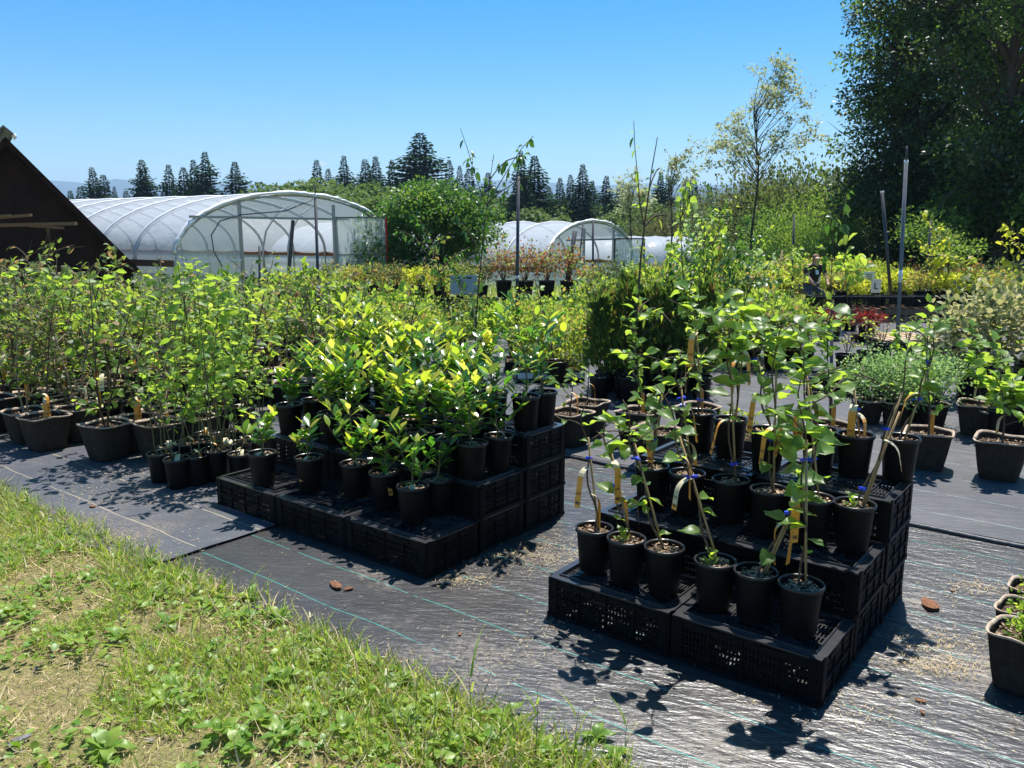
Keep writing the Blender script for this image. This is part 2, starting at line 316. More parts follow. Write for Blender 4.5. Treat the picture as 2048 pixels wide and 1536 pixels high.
def fabric_mat(name,base,base2,rough,stripe,bumps,spec,stripephase=2.28,spacing=.316,dust=(.20,.16,.12),dustamt=(.56,.72)):
    m,nt=new_mat(name); L=nt.links.new
    g=N(nt,'ShaderNodeNewGeometry')
    rt=N(nt,'ShaderNodeVectorRotate',rotation_type='Z_AXIS'); rt.inputs['Angle'].default_value=R(-142); L(g.outputs['Position'],rt.inputs['Vector'])
    P=rt.outputs[0]
    sp=N(nt,'ShaderNodeSeparateXYZ'); L(P,sp.inputs[0])
    wob=N(nt,'ShaderNodeTexNoise',i={'Scale':2.2,'Detail':3}); L(P,wob.inputs['Vector'])
    w2=N(nt,'ShaderNodeMath',operation='MULTIPLY_ADD',i={1:.05,2:-.025+stripephase}); L(wob.outputs[0],w2.inputs[0])
    t=N(nt,'ShaderNodeMath',operation='ADD'); L(sp.outputs[1],t.inputs[0]); L(w2.outputs[0],t.inputs[1])
    t2=N(nt,'ShaderNodeMath',operation='PINGPONG',i={1:spacing/2}); L(t.outputs[0],t2.inputs[0])
    st=N(nt,'ShaderNodeMath',operation='LESS_THAN',i={1:.0023}); L(t2.outputs[0],st.inputs[0])
    # broken thread
    br=base_noise_ramp(nt,P,9,.40,.47); stm=N(nt,'ShaderNodeMath',operation='MULTIPLY'); L(st.outputs[0],stm.inputs[0]); L(br.outputs[0],stm.inputs[1])
    a=base_noise_ramp(nt,P,1.7,.35,.65); col=mixc(nt,a.outputs[0],base,base2)
    # dust and straw-coloured litter in patches
    d1=base_noise_ramp(nt,P,1.1,*dustamt); d2=base_noise_ramp(nt,P,55,.42,.6); dm=N(nt,'ShaderNodeMath',operation='MULTIPLY'); L(d1.outputs[0],dm.inputs[0]); L(d2.outputs[0],dm.inputs[1])
    col=mixc(nt,dm.outputs[0],col,dust)
    sc=N(nt,'ShaderNodeMath',operation='MULTIPLY',i={1:.9}); L(stm.outputs[0],sc.inputs[0]); col=mixc(nt,sc.outputs[0],col,stripe)
    bs=N(nt,'ShaderNodeBsdfPrincipled',i={'Specular IOR Level':spec}); L(col,bs.inputs['Base Color'])
    rr=N(nt,'ShaderNodeMapRange',i={3:rough,4:min(1,rough+.4)}); L(dm.outputs[0],rr.inputs[0]); L(rr.outputs[0],bs.inputs['Roughness'])
    # creases: long along the strip, plus short crinkles, plus weave
    h=None
    for sc_,s,w in bumps:
        rr_=N(nt,'ShaderNodeVectorRotate',rotation_type='Z_AXIS'); rr_.inputs['Angle'].default_value=R(-s); L(P,rr_.inputs['Vector'])
        mpn=N(nt,'ShaderNodeMapping'); mpn.inputs['Scale'].default_value=sc_; L(rr_.outputs[0],mpn.inputs[0])
        n=N(nt,'ShaderNodeTexNoise',i={'Scale':1,'Detail':3.5,'Roughness':.6,'Distortion':.35}); L(mpn.outputs[0],n.inputs['Vector'])
        k=N(nt,'ShaderNodeMath',operation='MULTIPLY',i={1:w}); L(n.outputs[0],k.inputs[0])
        if h is None: h=k
        else:
            ad=N(nt,'ShaderNodeMath',operation='ADD'); L(h.outputs[0],ad.inputs[0]); L(k.outputs[0],ad.inputs[1]); h=ad
    bp=N(nt,'ShaderNodeBump',i={'Strength':1,'Distance':1}); L(h.outputs[0],bp.inputs['Height']); L(bp.outputs[0],bs.inputs['Normal'])
    o=N(nt,'ShaderNodeOutputMaterial'); L(bs.outputs[0],o.inputs[0]); return m
BUMPS=[((3.0,13,1),4,.0120),((9,34,1),30,.0062),((45,100,1),16,.0016),((210,260,1),0,.0006)]
FAB=fabric_mat('woven_weed_fabric',(.027,.027,.029),(.046,.045,.047),.36,(.03,.30,.26),BUMPS,.8,2.28,.315)
FAB2=fabric_mat('faded_weed_fabric',(.060,.066,.082),(.085,.090,.105),.50,(.50,.42,.26),[((5,11,1),34,.014),((26,45,1),25,.0045),((150,170,1),0,.0010)],.5,2.28,.37,(.22,.17,.12),(.50,.70))
FAB3=fabric_mat('dusty_weed_fabric',(.060,.062,.070),(.09,.09,.1),.50,(.30,.45,.42),[((4,22,1),30,.008),((20,60,1),20,.0025)],.4,5.3,.42)
def sheet(name,u0,u1,n0,n1,z,mat,step=.05,amp=.003,hole=None,edge=None):
    nu=max(2,int((u1-u0)/step)); nn=max(2,int((n1-n0)/step)); us=np.linspace(u0,u1,nu); ns=np.linspace(n0,n1,nn)
    Vv=[]
    for n_ in ns:
        for u_ in us:
            e=0
            if edge and n_==ns[0]: e=edge*(noise.noise((u_*3,1.3,0))+.5*noise.noise((u_*11,4.3,0)))
            p=un(u_,n_+e); hgt=noise.noise((p.x*2.2,p.y*2.2,z*40))*amp+noise.noise((p.x*7,p.y*7,z*40))*amp*.5
            Vv.append((p.x,p.y,z+hgt))
    idx=np.arange(nu*nn).reshape(nn,nu); Q=np.stack([idx[:-1,:-1],idx[1:,:-1],idx[1:,1:],idx[:-1,1:]],-1).reshape(-1,4)
    return mesh_obj(name,np_mesh(name,np.array(Vv),Q,mat,True),kind='structure')
sheet('weed_fabric',-3.6,4.2,2.06,5.10,.006,FAB,.05,.003,edge=.05)
sheet('weed_fabric',3.90,9.5,1.98,5.06,.022,FAB2,.05,.005,edge=.10)
sheet('weed_fabric',-14,11,5.05,17.0,.034,FAB3,.16,.003)
# folded edge where the rear strip laps over the front one
mb=MB(); 
for k in range(0,120):
    pass
pts=[un(-14+i*.12,5.05+.012*noise.noise((i*.3,0,0)),.016) for i in range(190)]
mb.tube(pts,[.016+.004*noise.noise((i*.21,5,0)) for i in range(190)],8); mb.obj('fabric_fold',FAB3,smooth=True,kind='structure')
pts=[un(3.92+.01*noise.noise((i*.4,2,0)),2.0+i*.05,.013) for i in range(60)]
mb=MB(); mb.tube(pts,.006,6); mb.obj('fabric_fold',FAB2,smooth=True,kind='structure')

# mountains and haze ---------------------------------------------------------------
MM=plain('distant_forest',(.035,.055,.035),.95,(.06,.08,.05),.004,spec=.05)
def ridge(name,Y,prof,depth,zb=-40):
    # prof: (px, py) of the skyline as seen from the viewpoint; each ridge is a solid range with its own depth
    a=[at(px,py,Y) for px,py in prof]; out=[]
    xs=np.linspace(a[0].x,a[-1].x,160); zs=np.interp(xs,[q.x for q in a],[q.z for q in a])
    rows=[]
    for j,(dy,k) in enumerate([(-depth,0),(-depth*.6,.45),(-depth*.25,.85),(0,1),(depth*.5,.6),(depth,0)]):
        for x,z in zip(xs,zs):
            nn=noise.noise((x*.012,j*1.7,3))*4*(1 if 0<j<5 else 0)+noise.noise((x*.05,j,9))*1.2
            rows.append((x*(1+dy/Y*.8),Y+dy,zb+(z-zb)*k+nn*(0.35 if j==3 else 1)))
    idx=np.arange(len(rows)).reshape(6,160); Q=np.stack([idx[:-1,:-1],idx[:-1,1:],idx[1:,1:],idx[1:,:-1]],-1).reshape(-1,4)
    mesh_obj(name,np_mesh(name,np.array(rows),Q,MM,True),kind='structure')
ridge('mountain_range',4600,[(-700,395),(-300,368),(-60,372),(60,358),(120,362),(190,368),(235,356),(262,362),(330,372),(480,366),(640,378),(820,372),(960,365),(1030,357),(1110,366),(1180,372),(1260,368),(1330,366),(1420,371),(1560,362),(1750,372),(2048,366),(2600,380)],700)
ridge('forest_hills',2600,[(-900,420),(-200,404),(100,392),(300,400),(520,392),(800,396),(1000,384),(1100,388),(1250,380),(1400,374),(1500,384),(1800,378),(2200,390),(2800,400)],420)
ridge('forest_hills',1300,[(-1200,430),(-200,412),(200,402),(500,410),(900,404),(1250,396),(1450,388),(1800,392),(2400,405),(3000,420)],200)
hz=MB(); hz.box((0,2550,140),(10400,5900,340)); hm,hnt=new_mat('haze_air')
pv=N(hnt,'ShaderNodeVolumePrincipled',i={'Density':.00027,'Anisotropy':.2}); pv.inputs['Color'].default_value=(.50,.74,1.0,1)
ho=N(hnt,'ShaderNodeOutputMaterial'); hnt.links.new(pv.outputs[0],ho.inputs['Volume']); hz.obj('haze',hm,kind='stuff')

# barn on the left ---------------------------------------------------------------
def barn():
    L_=thing('shed','dark rusty brown A-frame shed at the far left behind the saplings','shed',(-10.67,18,0),R(33))
    w=2.27; ez=.96; az=3.62; dp=6
    mb=MB(); mb.add([(-w,0,-.1),(w,0,-.1),(w,0,ez-.1),(0,0,az-.18),(-w,0,ez-.1)],[(0,1,2,3,4)]); mb.add([(-w,dp,-.1),(w,dp,-.1),(w,dp,ez-.1),(0,dp,az-.18),(-w,dp,ez-.1)],[(4,3,2,1,0)])
    mb.add([(-w,0,-.1),(-w,dp,-.1),(-w,dp,ez-.1),(-w,0,ez-.1)],[(0,3,2,1)]); mb.add([(w,0,-.1),(w,dp,-.1),(w,dp,ez-.1),(w,0,ez-.1)],[(0,1,2,3)]); mb.obj('wall',M['rust'],L_)
    for s in (-1,1):
        mb=MB(); q=[(0,-.35,az),(s*(w+.12),-.35,ez-.16),(s*(w+.12),dp+.35,ez-.16),(0,dp+.35,az)]
        nn=Vector((s*1,0,1)).normalized()*.10; mb.add([Vector(v) for v in q]+[Vector(v)-nn for v in q],[(0,1,2,3),(7,6,5,4),(0,4,5,1),(1,5,6,2),(2,6,7,3),(3,7,4,0)] if s>0 else [(3,2,1,0),(4,5,6,7),(1,5,4,0),(2,6,5,1),(3,7,6,2),(0,4,7,3)]); mb.obj('roof',M['rust'],L_)
    for s in (-1,1):   # battens on the gable
        for k in range(4):
            x=s*(.35+k*.6); mb=MB(); h=az-.3-(abs(x))*(az-ez)/w; mb.box((x,-.012,h/2),(.05,.03,h)); mb.obj('batten',M['rust'],L_)
    mb=MB(); mb.bar((-.30,-.55,az+.16),(-.30,dp,az+.16),.5,.05); 
    mb=MB(); mb.add([(-.02,-.5,az+.22),(.16,-.5,az+.05),(.16,dp,az+.05),(-.02,dp,az+.22),(-.2,-.5,az+.05),(-.2,dp,az+.05),(-.02,-.5,az+.18),(.13,-.5,az+.04),(-.17,-.5,az+.04)],[(0,1,2,3),(4,0,3,5),(0,6,7,1),(0,4,8,6)]); mb.obj('ridge_cap',M['greypole'],L_)
    mb=MB(); mb.lathe([(.0,0),(.03,.02),(.05,.06),(.03,.12),(0,.13)],10,(.16,-.40,az-.06)); mb.obj('ridge_insulation',M['white'],L_,True)
barn()
# grey rails in front of the shed
rk=thing('wooden_rack','rack of weathered horizontal poles crossing in front of the rusty shed','rack',at(20,600,13.5)*1.0)
o0=rk.location.copy(); o0.z=0; rk.location=o0
for a,b,w in [((-60,452),(152,447),.075),((-60,440),(62,430),.06),((-60,436),(20,431),.05),((60,452),(126,456),.05)]:
    p=at(a[0],a[1],13.5)-o0; q=at(b[0],b[1],13.3)-o0; mb=MB(); mb.bar(p,q,w,w*.7); mb.obj('rail',M['wood'],rk)
for px in (-40,90): 
    p=at(px,452,13.5)-o0; mb=MB(); mb.bar((p.x,p.y+.04,0),(p.x,p.y+.04,p.z),.06,.06); mb.obj('post',M['rust'],rk)

# greenhouses ---------------------------------------------------------------
def film_mat(name,tint=(.80,.86,.93),tr=.42):
    m,nt=new_mat(name); L=nt.links.new
    t=N(nt,'ShaderNodeBsdfTransparent'); t.inputs[0].default_value=(.93,.95,.96,1)
    d=N(nt,'ShaderNodeBsdfDiffuse'); d.inputs[0].default_value=c4(tint); tl=N(nt,'ShaderNodeBsdfTranslucent'); tl.inputs[0].default_value=c4(tint)
    gl=N(nt,'ShaderNodeBsdfGlossy',i={'Roughness':.22}); gl.inputs[0].default_value=(1,1,1,1)
    g=N(nt,'ShaderNodeTexCoord'); n=N(nt,'ShaderNodeTexNoise',i={'Scale':1.6,'Detail':5}); L(g.outputs['Object'],n.inputs['Vector'])
    bp=N(nt,'ShaderNodeBump',i={'Strength':.5,'Distance':.12}); L(n.outputs[0],bp.inputs['Height'])
    for q in (d,tl,gl): L(bp.outputs[0],q.inputs['Normal'])
    m1=N(nt,'ShaderNodeMixShader',i={0:.42}); L(d.outputs[0],m1.inputs[1]); L(tl.outputs[0],m1.inputs[2])
    m2=N(nt,'ShaderNodeMixShader',i={0:.12}); L(m1.outputs[0],m2.inputs[1]); L(gl.outputs[0],m2.inputs[2])
    m3=N(nt,'ShaderNodeMixShader',i={0:tr}); L(m2.outputs[0],m3.inputs[1]); L(t.outputs[0],m3.inputs[2])
    o=N(nt,'ShaderNodeOutputMaterial'); L(m3.outputs[0],o.inputs[0]); return m
M['film']=film_mat('greenhouse_film',(.72,.77,.84),.36); M['filmend']=film_mat('greenhouse_end_film',(.62,.70,.72),.42); M['panel']=film_mat('corrugated_clear_panel',(.72,.80,.80),.38)
M['hem']=plain('white_film_hem',(.80,.82,.85),.7,(.7,.72,.76),6)
def greenhouse(label,apex,ang,width,length,ht,hip,bays,group,detail=True,door=None):
    """apex: ground point under the front apex; ang: direction of the ridge going back"""
    g=thing('greenhouse',label,'greenhouse',apex,R(ang),group)   # local +x runs along the ridge, -y is the side towards the viewer
    a=width/2; rng=random.Random(3)
    def prof(t):   # t in 0..1 across
        th=math.pi*(1-t); return (a*math.cos(th),hip+(ht-hip)*math.sin(th)**.92)
    nt_=30; nb=bays*6; V=[]; 
    for i in range(nb+1):
        x=length*i/nb; sag=-.035*math.sin(math.pi*((i%6)/6))**.8 if i%6 else 0
        for j in range(nt_+1):
            y,z=prof(j/nt_); k=1+sag*(.4+.6*math.sin(math.pi*j/nt_))/1.6
            z2=z+sag*1.2+(noise.noise((x*1.3,j*.5,7))*.018 if i%6 else .012); V.append((x,y*(1+sag*.2),z2))
    idx=np.arange(len(V)).reshape(nb+1,nt_+1); Q=np.stack([idx[:-1,:-1],idx[1:,:-1],idx[1:,1:],idx[:-1,1:]],-1).reshape(-1,4)
    mesh_obj('film_cover',np_mesh('film_cover',np.array(V),Q,M['film'],True),g)
    for i in range(bays+1):
        x=length*i/bays; pts=[(x,-a,0)]+[(x,prof(j/20)[0]*.99,prof(j/20)[1]-.03) for j in range(21)]+[(x,a,0)]
        mb=MB(); mb.tube(pts,.028,6); mb.obj('hoop',M['pipe'],g,True)
        if detail and i>0:
            pts=[(x,prof(j/20)[0]*1.004,prof(j/20)[1]+.016) for j in range(21)]; mb=MB(); mb.tube(pts,.026,5); mb.obj('rib_highlight',M['hem'],g,True)  # white bands added to paint the bright-lit lines where film crosses the hoops
    for s in (-1,1):
        mb=MB(); mb.box((length/2,s*(a+.02),hip-.06),(length,.04,.16)); mb.obj('hip_board',M['redwood' if s<0 else 'wood'],g)
        mb=MB(); V2=[]
        mb.add([(0,s*(a+.0),0),(length,s*a,0),(length,s*a,hip-.14),(0,s*a,hip-.14)],[(0,1,2,3)]); mb.obj('side_film',M['filmend'],g)
    # front end wall of film with door opening
    dw=door or (-.62,.95); dh=2.05
    for (y0,y1,zlo) in ((-a,dw[0],0),(dw[1],a,0),(dw[0],dw[1],dh)):
        n=12; V2=[];F2=[]
        for k in range(n+1):
            y=y0+(y1-y0)*k/n; zt=hip+(ht-hip)*max(0,1-(y/a)**2)**.5 if abs(y)<a else hip
            V2+=[(0,y,zlo),(0,y,max(zt,zlo)+.0)]
        for k in range(n): F2.append((2*k,2*k+1,2*k+3,2*k+2))
        mb=MB(); mb.add(V2,F2); mb.obj('end_film',M['filmend'],g)
    for y in dw: mb=MB(); mb.box((-.03,y,(ht-.25)/2),(.07,.07,ht-.25)); mb.obj('door_post',M['pipe'],g)
    mb=MB(); mb.box((-.06,(dw[0]+dw[1])/2+.5,dh),(.05,dw[1]-dw[0]+2.2,.06)); mb.obj('header_rail',M['pipe'],g)
    for y0,y1 in ((-a+.1,dw[0]),(dw[1],a-.1)): mb=MB(); mb.box((-.04,(y0+y1)/2,.95),(.035,y1-y0,.045)); mb.obj('girt_rail',M['hem'],g)
    mb=MB(); V=[(length,prof(j/20)[0],prof(j/20)[1]) for j in range(21)]+[(length,a,0),(length,-a,0)]; mb.add(V,[tuple(range(23))]); mb.obj('end_film',M['filmend'],g)
    # crumpled hem over the front hoop
    m=64 if detail else 34; pts=[]; rad=[]
    for j in range(m+1):
        y,z=prof(.02+.96*j/m); pts.append((-.03+.02*rng.uniform(-1,1),y,z+.03+.03*rng.random())); rad.append((.035+.035*rng.random())*(1 if detail else .8))
    mb=MB(); mb.tube(pts,rad,7); mb.obj('bunched_film_hem',M['hem'],g,True)
    return g,prof,a,dh
G1,pf_,a1,dh1=greenhouse('largest plastic greenhouse, nearest one, between the rusty shed and the round dark green tree','x' and at(600,470,24.0)*1,150,8.6,16.5,2.72,.98,11,'plastic hoop greenhouses',True,(-1.4,2.2))
G1.location.z=0
# hinged corrugated door standing open, plus a leaning prop and black irrigation hose
mb=MB()
dv=Vector((-.87,-.5,0)).normalized(); p0=Vector((-.08,-1.45,.05))
nc=34
V=[];Fq=[]
for k in range(nc+1):
    q=p0+dv*(1.5*k/nc); off=Vector((dv.y,-dv.x,0))*.012*(1 if k%2 else -1)
    V+=[q+off,q+off+Vector((0,0,2.02))]
for k in range(nc): Fq.append((2*k,2*k+1,2*k+3,2*k+2))
mb.add(V,Fq); dr=mb.obj('door',M['panel'],G1)
for (aa,bb,w,mt) in [((0,0),(0,2.05),.06,'pipe'),((1.5,0),(1.5,2.05),.05,'redtape'),((0,2.05),(1.5,2.05),.05,'greypole'),((0,.95),(1.5,.95),.03,'greypole')]:
    mb=MB(); mb.bar(p0+dv*aa[0]+Vector((0,0,aa[1])),p0+dv*bb[0]+Vector((0,0,bb[1]+.0001)),w,w*.8); mb.obj('door_rail',M[mt],dr)
mb=MB(); mb.bar((-.10,.35,2.0),(-.16,.75,.1),.09,.05); mb.obj('leaning_plank',M['darkpole'],G1)
mb=MB(); mb.tube([(-.06,2.9,.8),(-.08,3.15,1.2),(-.08,3.2,1.6),(-.08,2.9,1.95),(-.08,2.2,2.12),(-.08,0.6,2.25),(-.08,-.5,2.6)],.018,5); mb.obj('hose',M['greypole'],G1,True)
for y in (.1,-.9):
    mb=MB(); mb.tube([(1.4,y,0),(1.4,y,1.2),(1.4,y-.15,1.7),(1.4,y-.6,2.2),(1.4,y-1.1,2.45)],.03,6); mb.obj('inner_hoop',M['pipe'],G1,True)
g2=at(1188,470,31); g2.z=-.66
G2,_,_,_=greenhouse('middle-sized plastic greenhouse right of the round dark green tree, with a small door','x' and g2,152,8.4,12,2.70,1.18,8,'plastic hoop greenhouses',True,(-1.9,1.0))
V=[];mb=MB(); dv2=Vector((-.88,-.47,0)).normalized(); p2=Vector((-.08,-1.95,.05))
Vp=[];Fp=[]
for k in range(21):
    q=p2+dv2*(1.15*k/20); off=Vector((dv2.y,-dv2.x,0))*.012*(1 if k%2 else -1); Vp+=[q+off,q+off+Vector((0,0,2.0))]
for k in range(20): Fp.append((2*k,2*k+1,2*k+3,2*k+2))
mb.add(Vp,Fp); d2=mb.obj('door',M['panel'],G2)
for (aa,bb) in [((0,0),(0,2.02)),((1.15,0),(1.15,2.02)),((0,2.02),(1.15,2.02))]:
    mb=MB(); mb.bar(p2+dv2*aa[0]+Vector((0,0,aa[1])),p2+dv2*bb[0]+Vector((0,0,bb[1]+.0001)),.05,.05); mb.obj('door_rail',M['darkpole'],d2)
g3=at(1446,480,47); g3.z=-1.2
greenhouse('smallest and farthest plastic greenhouse, half hidden behind the leafy saplings','x' and g3,156,5.2,9.0,2.62,.95,7,'plastic hoop greenhouses',False,(-.5,.5))
# ---------------------------------------------------------------- crates (turned upside down, lattice base on top)
CL,CW,CH=.598,.398,.19
def panel_mesh(length,height,name):
    """perforated side: rows of upright slots between solid bands, with real thickness"""
    xsegs=[0]; holes=[]
    ends=.035 if length>.5 else .03; groups=4 if length>.5 else 3; gap=.02
    gw=(length-2*ends-gap*(groups-1))/groups; ns=8 if length>.5 else 7
    x=ends; cuts=[(0,ends,False)]
    for g in range(groups):
        p=gw/(ns*2-1)
        for i in range(ns*2-1): cuts.append((x+i*p,x+(i+1)*p,i%2==0))
        x+=gw
        if g<groups-1: cuts.append((x,x+gap,False)); x+=gap
    cuts.append((x,length,False))
    zc=[(0,.022,False)]; z=.022; rows=5; hh=(height-.022-.038)/(rows*2-1)
    for r in range(rows*2-1): 
        h=hh*(1.25 if r%2==0 else .6875); zc.append((z,z+h,r%2==0)); z+=h
    zc.append((z,height,False))
    mb=MB(); t=.004
    for (x0,x1,hx) in cuts:
        for (z0,z1,hz_) in zc:
            if hx and hz_: continue
            for y,rev in ((0,False),(t,True)):
                vs=[(x0,y,z0),(x1,y,z0),(x1,y,z1),(x0,y,z1)]; mb.add(vs,[(3,2,1,0) if rev else (0,1,2,3)])
    for (x0,x1,hx) in cuts:
        if not hx: continue
        for (z0,z1,hz_) in zc:
            if not hz_: continue
            mb.add([(x0,0,z0),(x1,0,z0),(x1,0,z1),(x0,0,z1),(x0,t,z0),(x1,t,z0),(x1,t,z1),(x0,t,z1)],[(0,1,5,4),(1,2,6,5),(2,3,7,6),(3,0,4,7)])
    # ribs
    for xx in [ends*.4,length-ends*.4]+[ends+gw*(g+1)+gap*(g+.5) for g in range(groups-1)]:
        mb.box((xx,-.003,height*.5),(.006,.006,height-.01))
    mb.box((length/2,-.004,height*.52),(length-.02,.006,.005)); mb.box((length/2,-.004,.010),(length,.010,.018))
    for s in (0.3,.7): mb.box((length*s,-.002,height-.018),(length*.18,.006,.018))
    return mb.mesh(name,M['crate'])
LONG=panel_mesh(CL,CH-.012,'side_panel'); SHORT=panel_mesh(CW-.03,CH-.012,'end_panel')
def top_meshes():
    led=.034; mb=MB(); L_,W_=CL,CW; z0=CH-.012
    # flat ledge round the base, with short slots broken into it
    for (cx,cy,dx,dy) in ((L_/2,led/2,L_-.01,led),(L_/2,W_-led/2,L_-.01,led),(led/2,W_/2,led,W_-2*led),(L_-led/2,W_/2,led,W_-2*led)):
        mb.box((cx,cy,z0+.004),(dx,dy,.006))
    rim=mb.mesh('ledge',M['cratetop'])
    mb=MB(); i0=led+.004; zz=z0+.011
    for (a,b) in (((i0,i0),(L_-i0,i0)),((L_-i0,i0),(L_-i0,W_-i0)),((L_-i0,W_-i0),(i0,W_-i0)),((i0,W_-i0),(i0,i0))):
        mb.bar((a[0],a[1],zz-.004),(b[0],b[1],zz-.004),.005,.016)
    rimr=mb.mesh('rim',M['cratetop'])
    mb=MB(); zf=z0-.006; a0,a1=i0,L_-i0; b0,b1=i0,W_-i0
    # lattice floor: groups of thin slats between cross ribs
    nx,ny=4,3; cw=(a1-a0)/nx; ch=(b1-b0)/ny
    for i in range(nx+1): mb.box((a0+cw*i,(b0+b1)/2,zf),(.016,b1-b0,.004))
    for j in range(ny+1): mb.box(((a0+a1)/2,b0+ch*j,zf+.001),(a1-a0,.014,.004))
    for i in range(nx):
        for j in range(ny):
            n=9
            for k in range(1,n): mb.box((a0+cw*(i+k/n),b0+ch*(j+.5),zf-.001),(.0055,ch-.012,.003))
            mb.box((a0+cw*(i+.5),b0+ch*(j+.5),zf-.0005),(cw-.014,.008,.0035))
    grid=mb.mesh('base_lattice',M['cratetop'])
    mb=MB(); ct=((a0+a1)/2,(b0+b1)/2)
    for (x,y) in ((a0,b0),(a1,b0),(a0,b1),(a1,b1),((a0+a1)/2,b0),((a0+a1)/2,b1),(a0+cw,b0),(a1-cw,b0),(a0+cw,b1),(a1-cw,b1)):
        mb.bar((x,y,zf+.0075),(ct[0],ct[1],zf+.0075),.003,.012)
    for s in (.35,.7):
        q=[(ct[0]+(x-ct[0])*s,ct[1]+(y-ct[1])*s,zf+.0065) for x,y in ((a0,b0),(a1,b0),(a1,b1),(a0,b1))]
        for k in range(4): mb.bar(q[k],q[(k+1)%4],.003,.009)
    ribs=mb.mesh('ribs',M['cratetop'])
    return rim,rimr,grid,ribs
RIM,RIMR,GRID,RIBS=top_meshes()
def corner_mesh():
    mb=MB(); pts=[]
    for k in range(7):
        a=math.pi+math.pi/2*k/6; pts.append((.024+.024*math.cos(a),.024+.024*math.sin(a)))
    pts=[(0,.05)]+pts+[(.05,0)]
    n=len(pts); b=[(x,y,0) for x,y in pts]; t=[(x,y,CH-.006) for x,y in pts]; ins=[(x+.004,y+.004,CH-.006) for x,y in pts]
    mb.add(b+t,[(i,i+1,n+i+1,n+i) for i in range(n-1)]); mb.add([(x+.004,y+.004,0) for x,y in pts]+ins,[(n+i,n+i+1,i+1,i) for i in range(n-1)])
    return mb.mesh('corner_post',M['crate'],True)
CORN=corner_mesh()
def crate_proto():
    g=thing('plastic_crate','','crate')
    # local origin: front left lower corner; x along, y back
    mesh_obj('side_panel',LONG,g,loc=(0,.004,0)); b=mesh_obj('side_panel',LONG,g,loc=(CL,CW-.004,0)); b.rotation_euler=(0,0,math.pi)
    e=mesh_obj('end_panel',SHORT,g,loc=(CL-.004,.015,0)); e.rotation_euler=(0,0,math.pi/2)
    e=mesh_obj('end_panel',SHORT,g,loc=(.004,CW-.015,0)); e.rotation_euler=(0,0,-math.pi/2)
    for k,(x,y) in enumerate(((0,0),(CL,0),(CL,CW),(0,CW))):
        c=mesh_obj('corner_post',CORN,g,loc=(x+(-.0015 if x==0 else .0015),y+(-.0015 if y==0 else .0015),.0005)); c.rotation_euler=(0,0,math.pi/2*k)
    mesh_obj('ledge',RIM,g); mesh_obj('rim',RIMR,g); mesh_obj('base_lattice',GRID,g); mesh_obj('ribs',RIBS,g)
    return g
CR=crate_proto(); first_crate=[True]
def crate(loc,rz,label,group):
    if first_crate[0]:
        first_crate[0]=False; kids_of(CR); CR.location=loc; CR.rotation_euler=(0,0,rz); CR['label']=label; CR['group']=group; return CR
    return copy_at(CR,loc,rz,label,group)
ORD=['first','second','third','fourth','fifth','sixth','seventh','eighth','ninth','tenth','eleventh','twelfth','thirteenth','fourteenth','fifteenth','sixteenth','seventeenth','eighteenth','nineteenth','twentieth']
def ordn(i): return ORD[i] if i<20 else f'{i+1}th'
def crate_stack(corner,ncol,name,group,base=.008):
    """corner: the near corner of the stepped stack; columns run back-left along U, steps run away along NV"""
    rz=R(142-180)
    colname={2:['right','left'],3:['right-hand','middle','left-hand']}[ncol]
    for row in range(3):
        for lev in range(row+1):
            for c in range(ncol):
                p=corner+U*(.606*(c+1))+NV*(.402*row)+Vector((0,0,base+.1895*lev))
                jit=math.sin(row*7.3+c*3.1+lev*1.7)*.004
                what=('front','middle','back')[row]; lv=['bottom crate','second crate up','top crate'][lev] if row else 'single crate'
                if row==1: lv=['bottom crate','top crate'][lev]
                crate(p+U*jit+NV*jit*.7,rz+jit*.6,f'black upside-down crate, {lv}, {colname[c]} column, {what} step {name}',group)
CA=Vector((1.115,2.705,0)); CB=Vector((-.415,3.83,0))
crate_stack(CA,2,'under the vines','crates stepped under the vines'); crate_stack(CB,3,'under the citrus','crates stepped under the citrus')

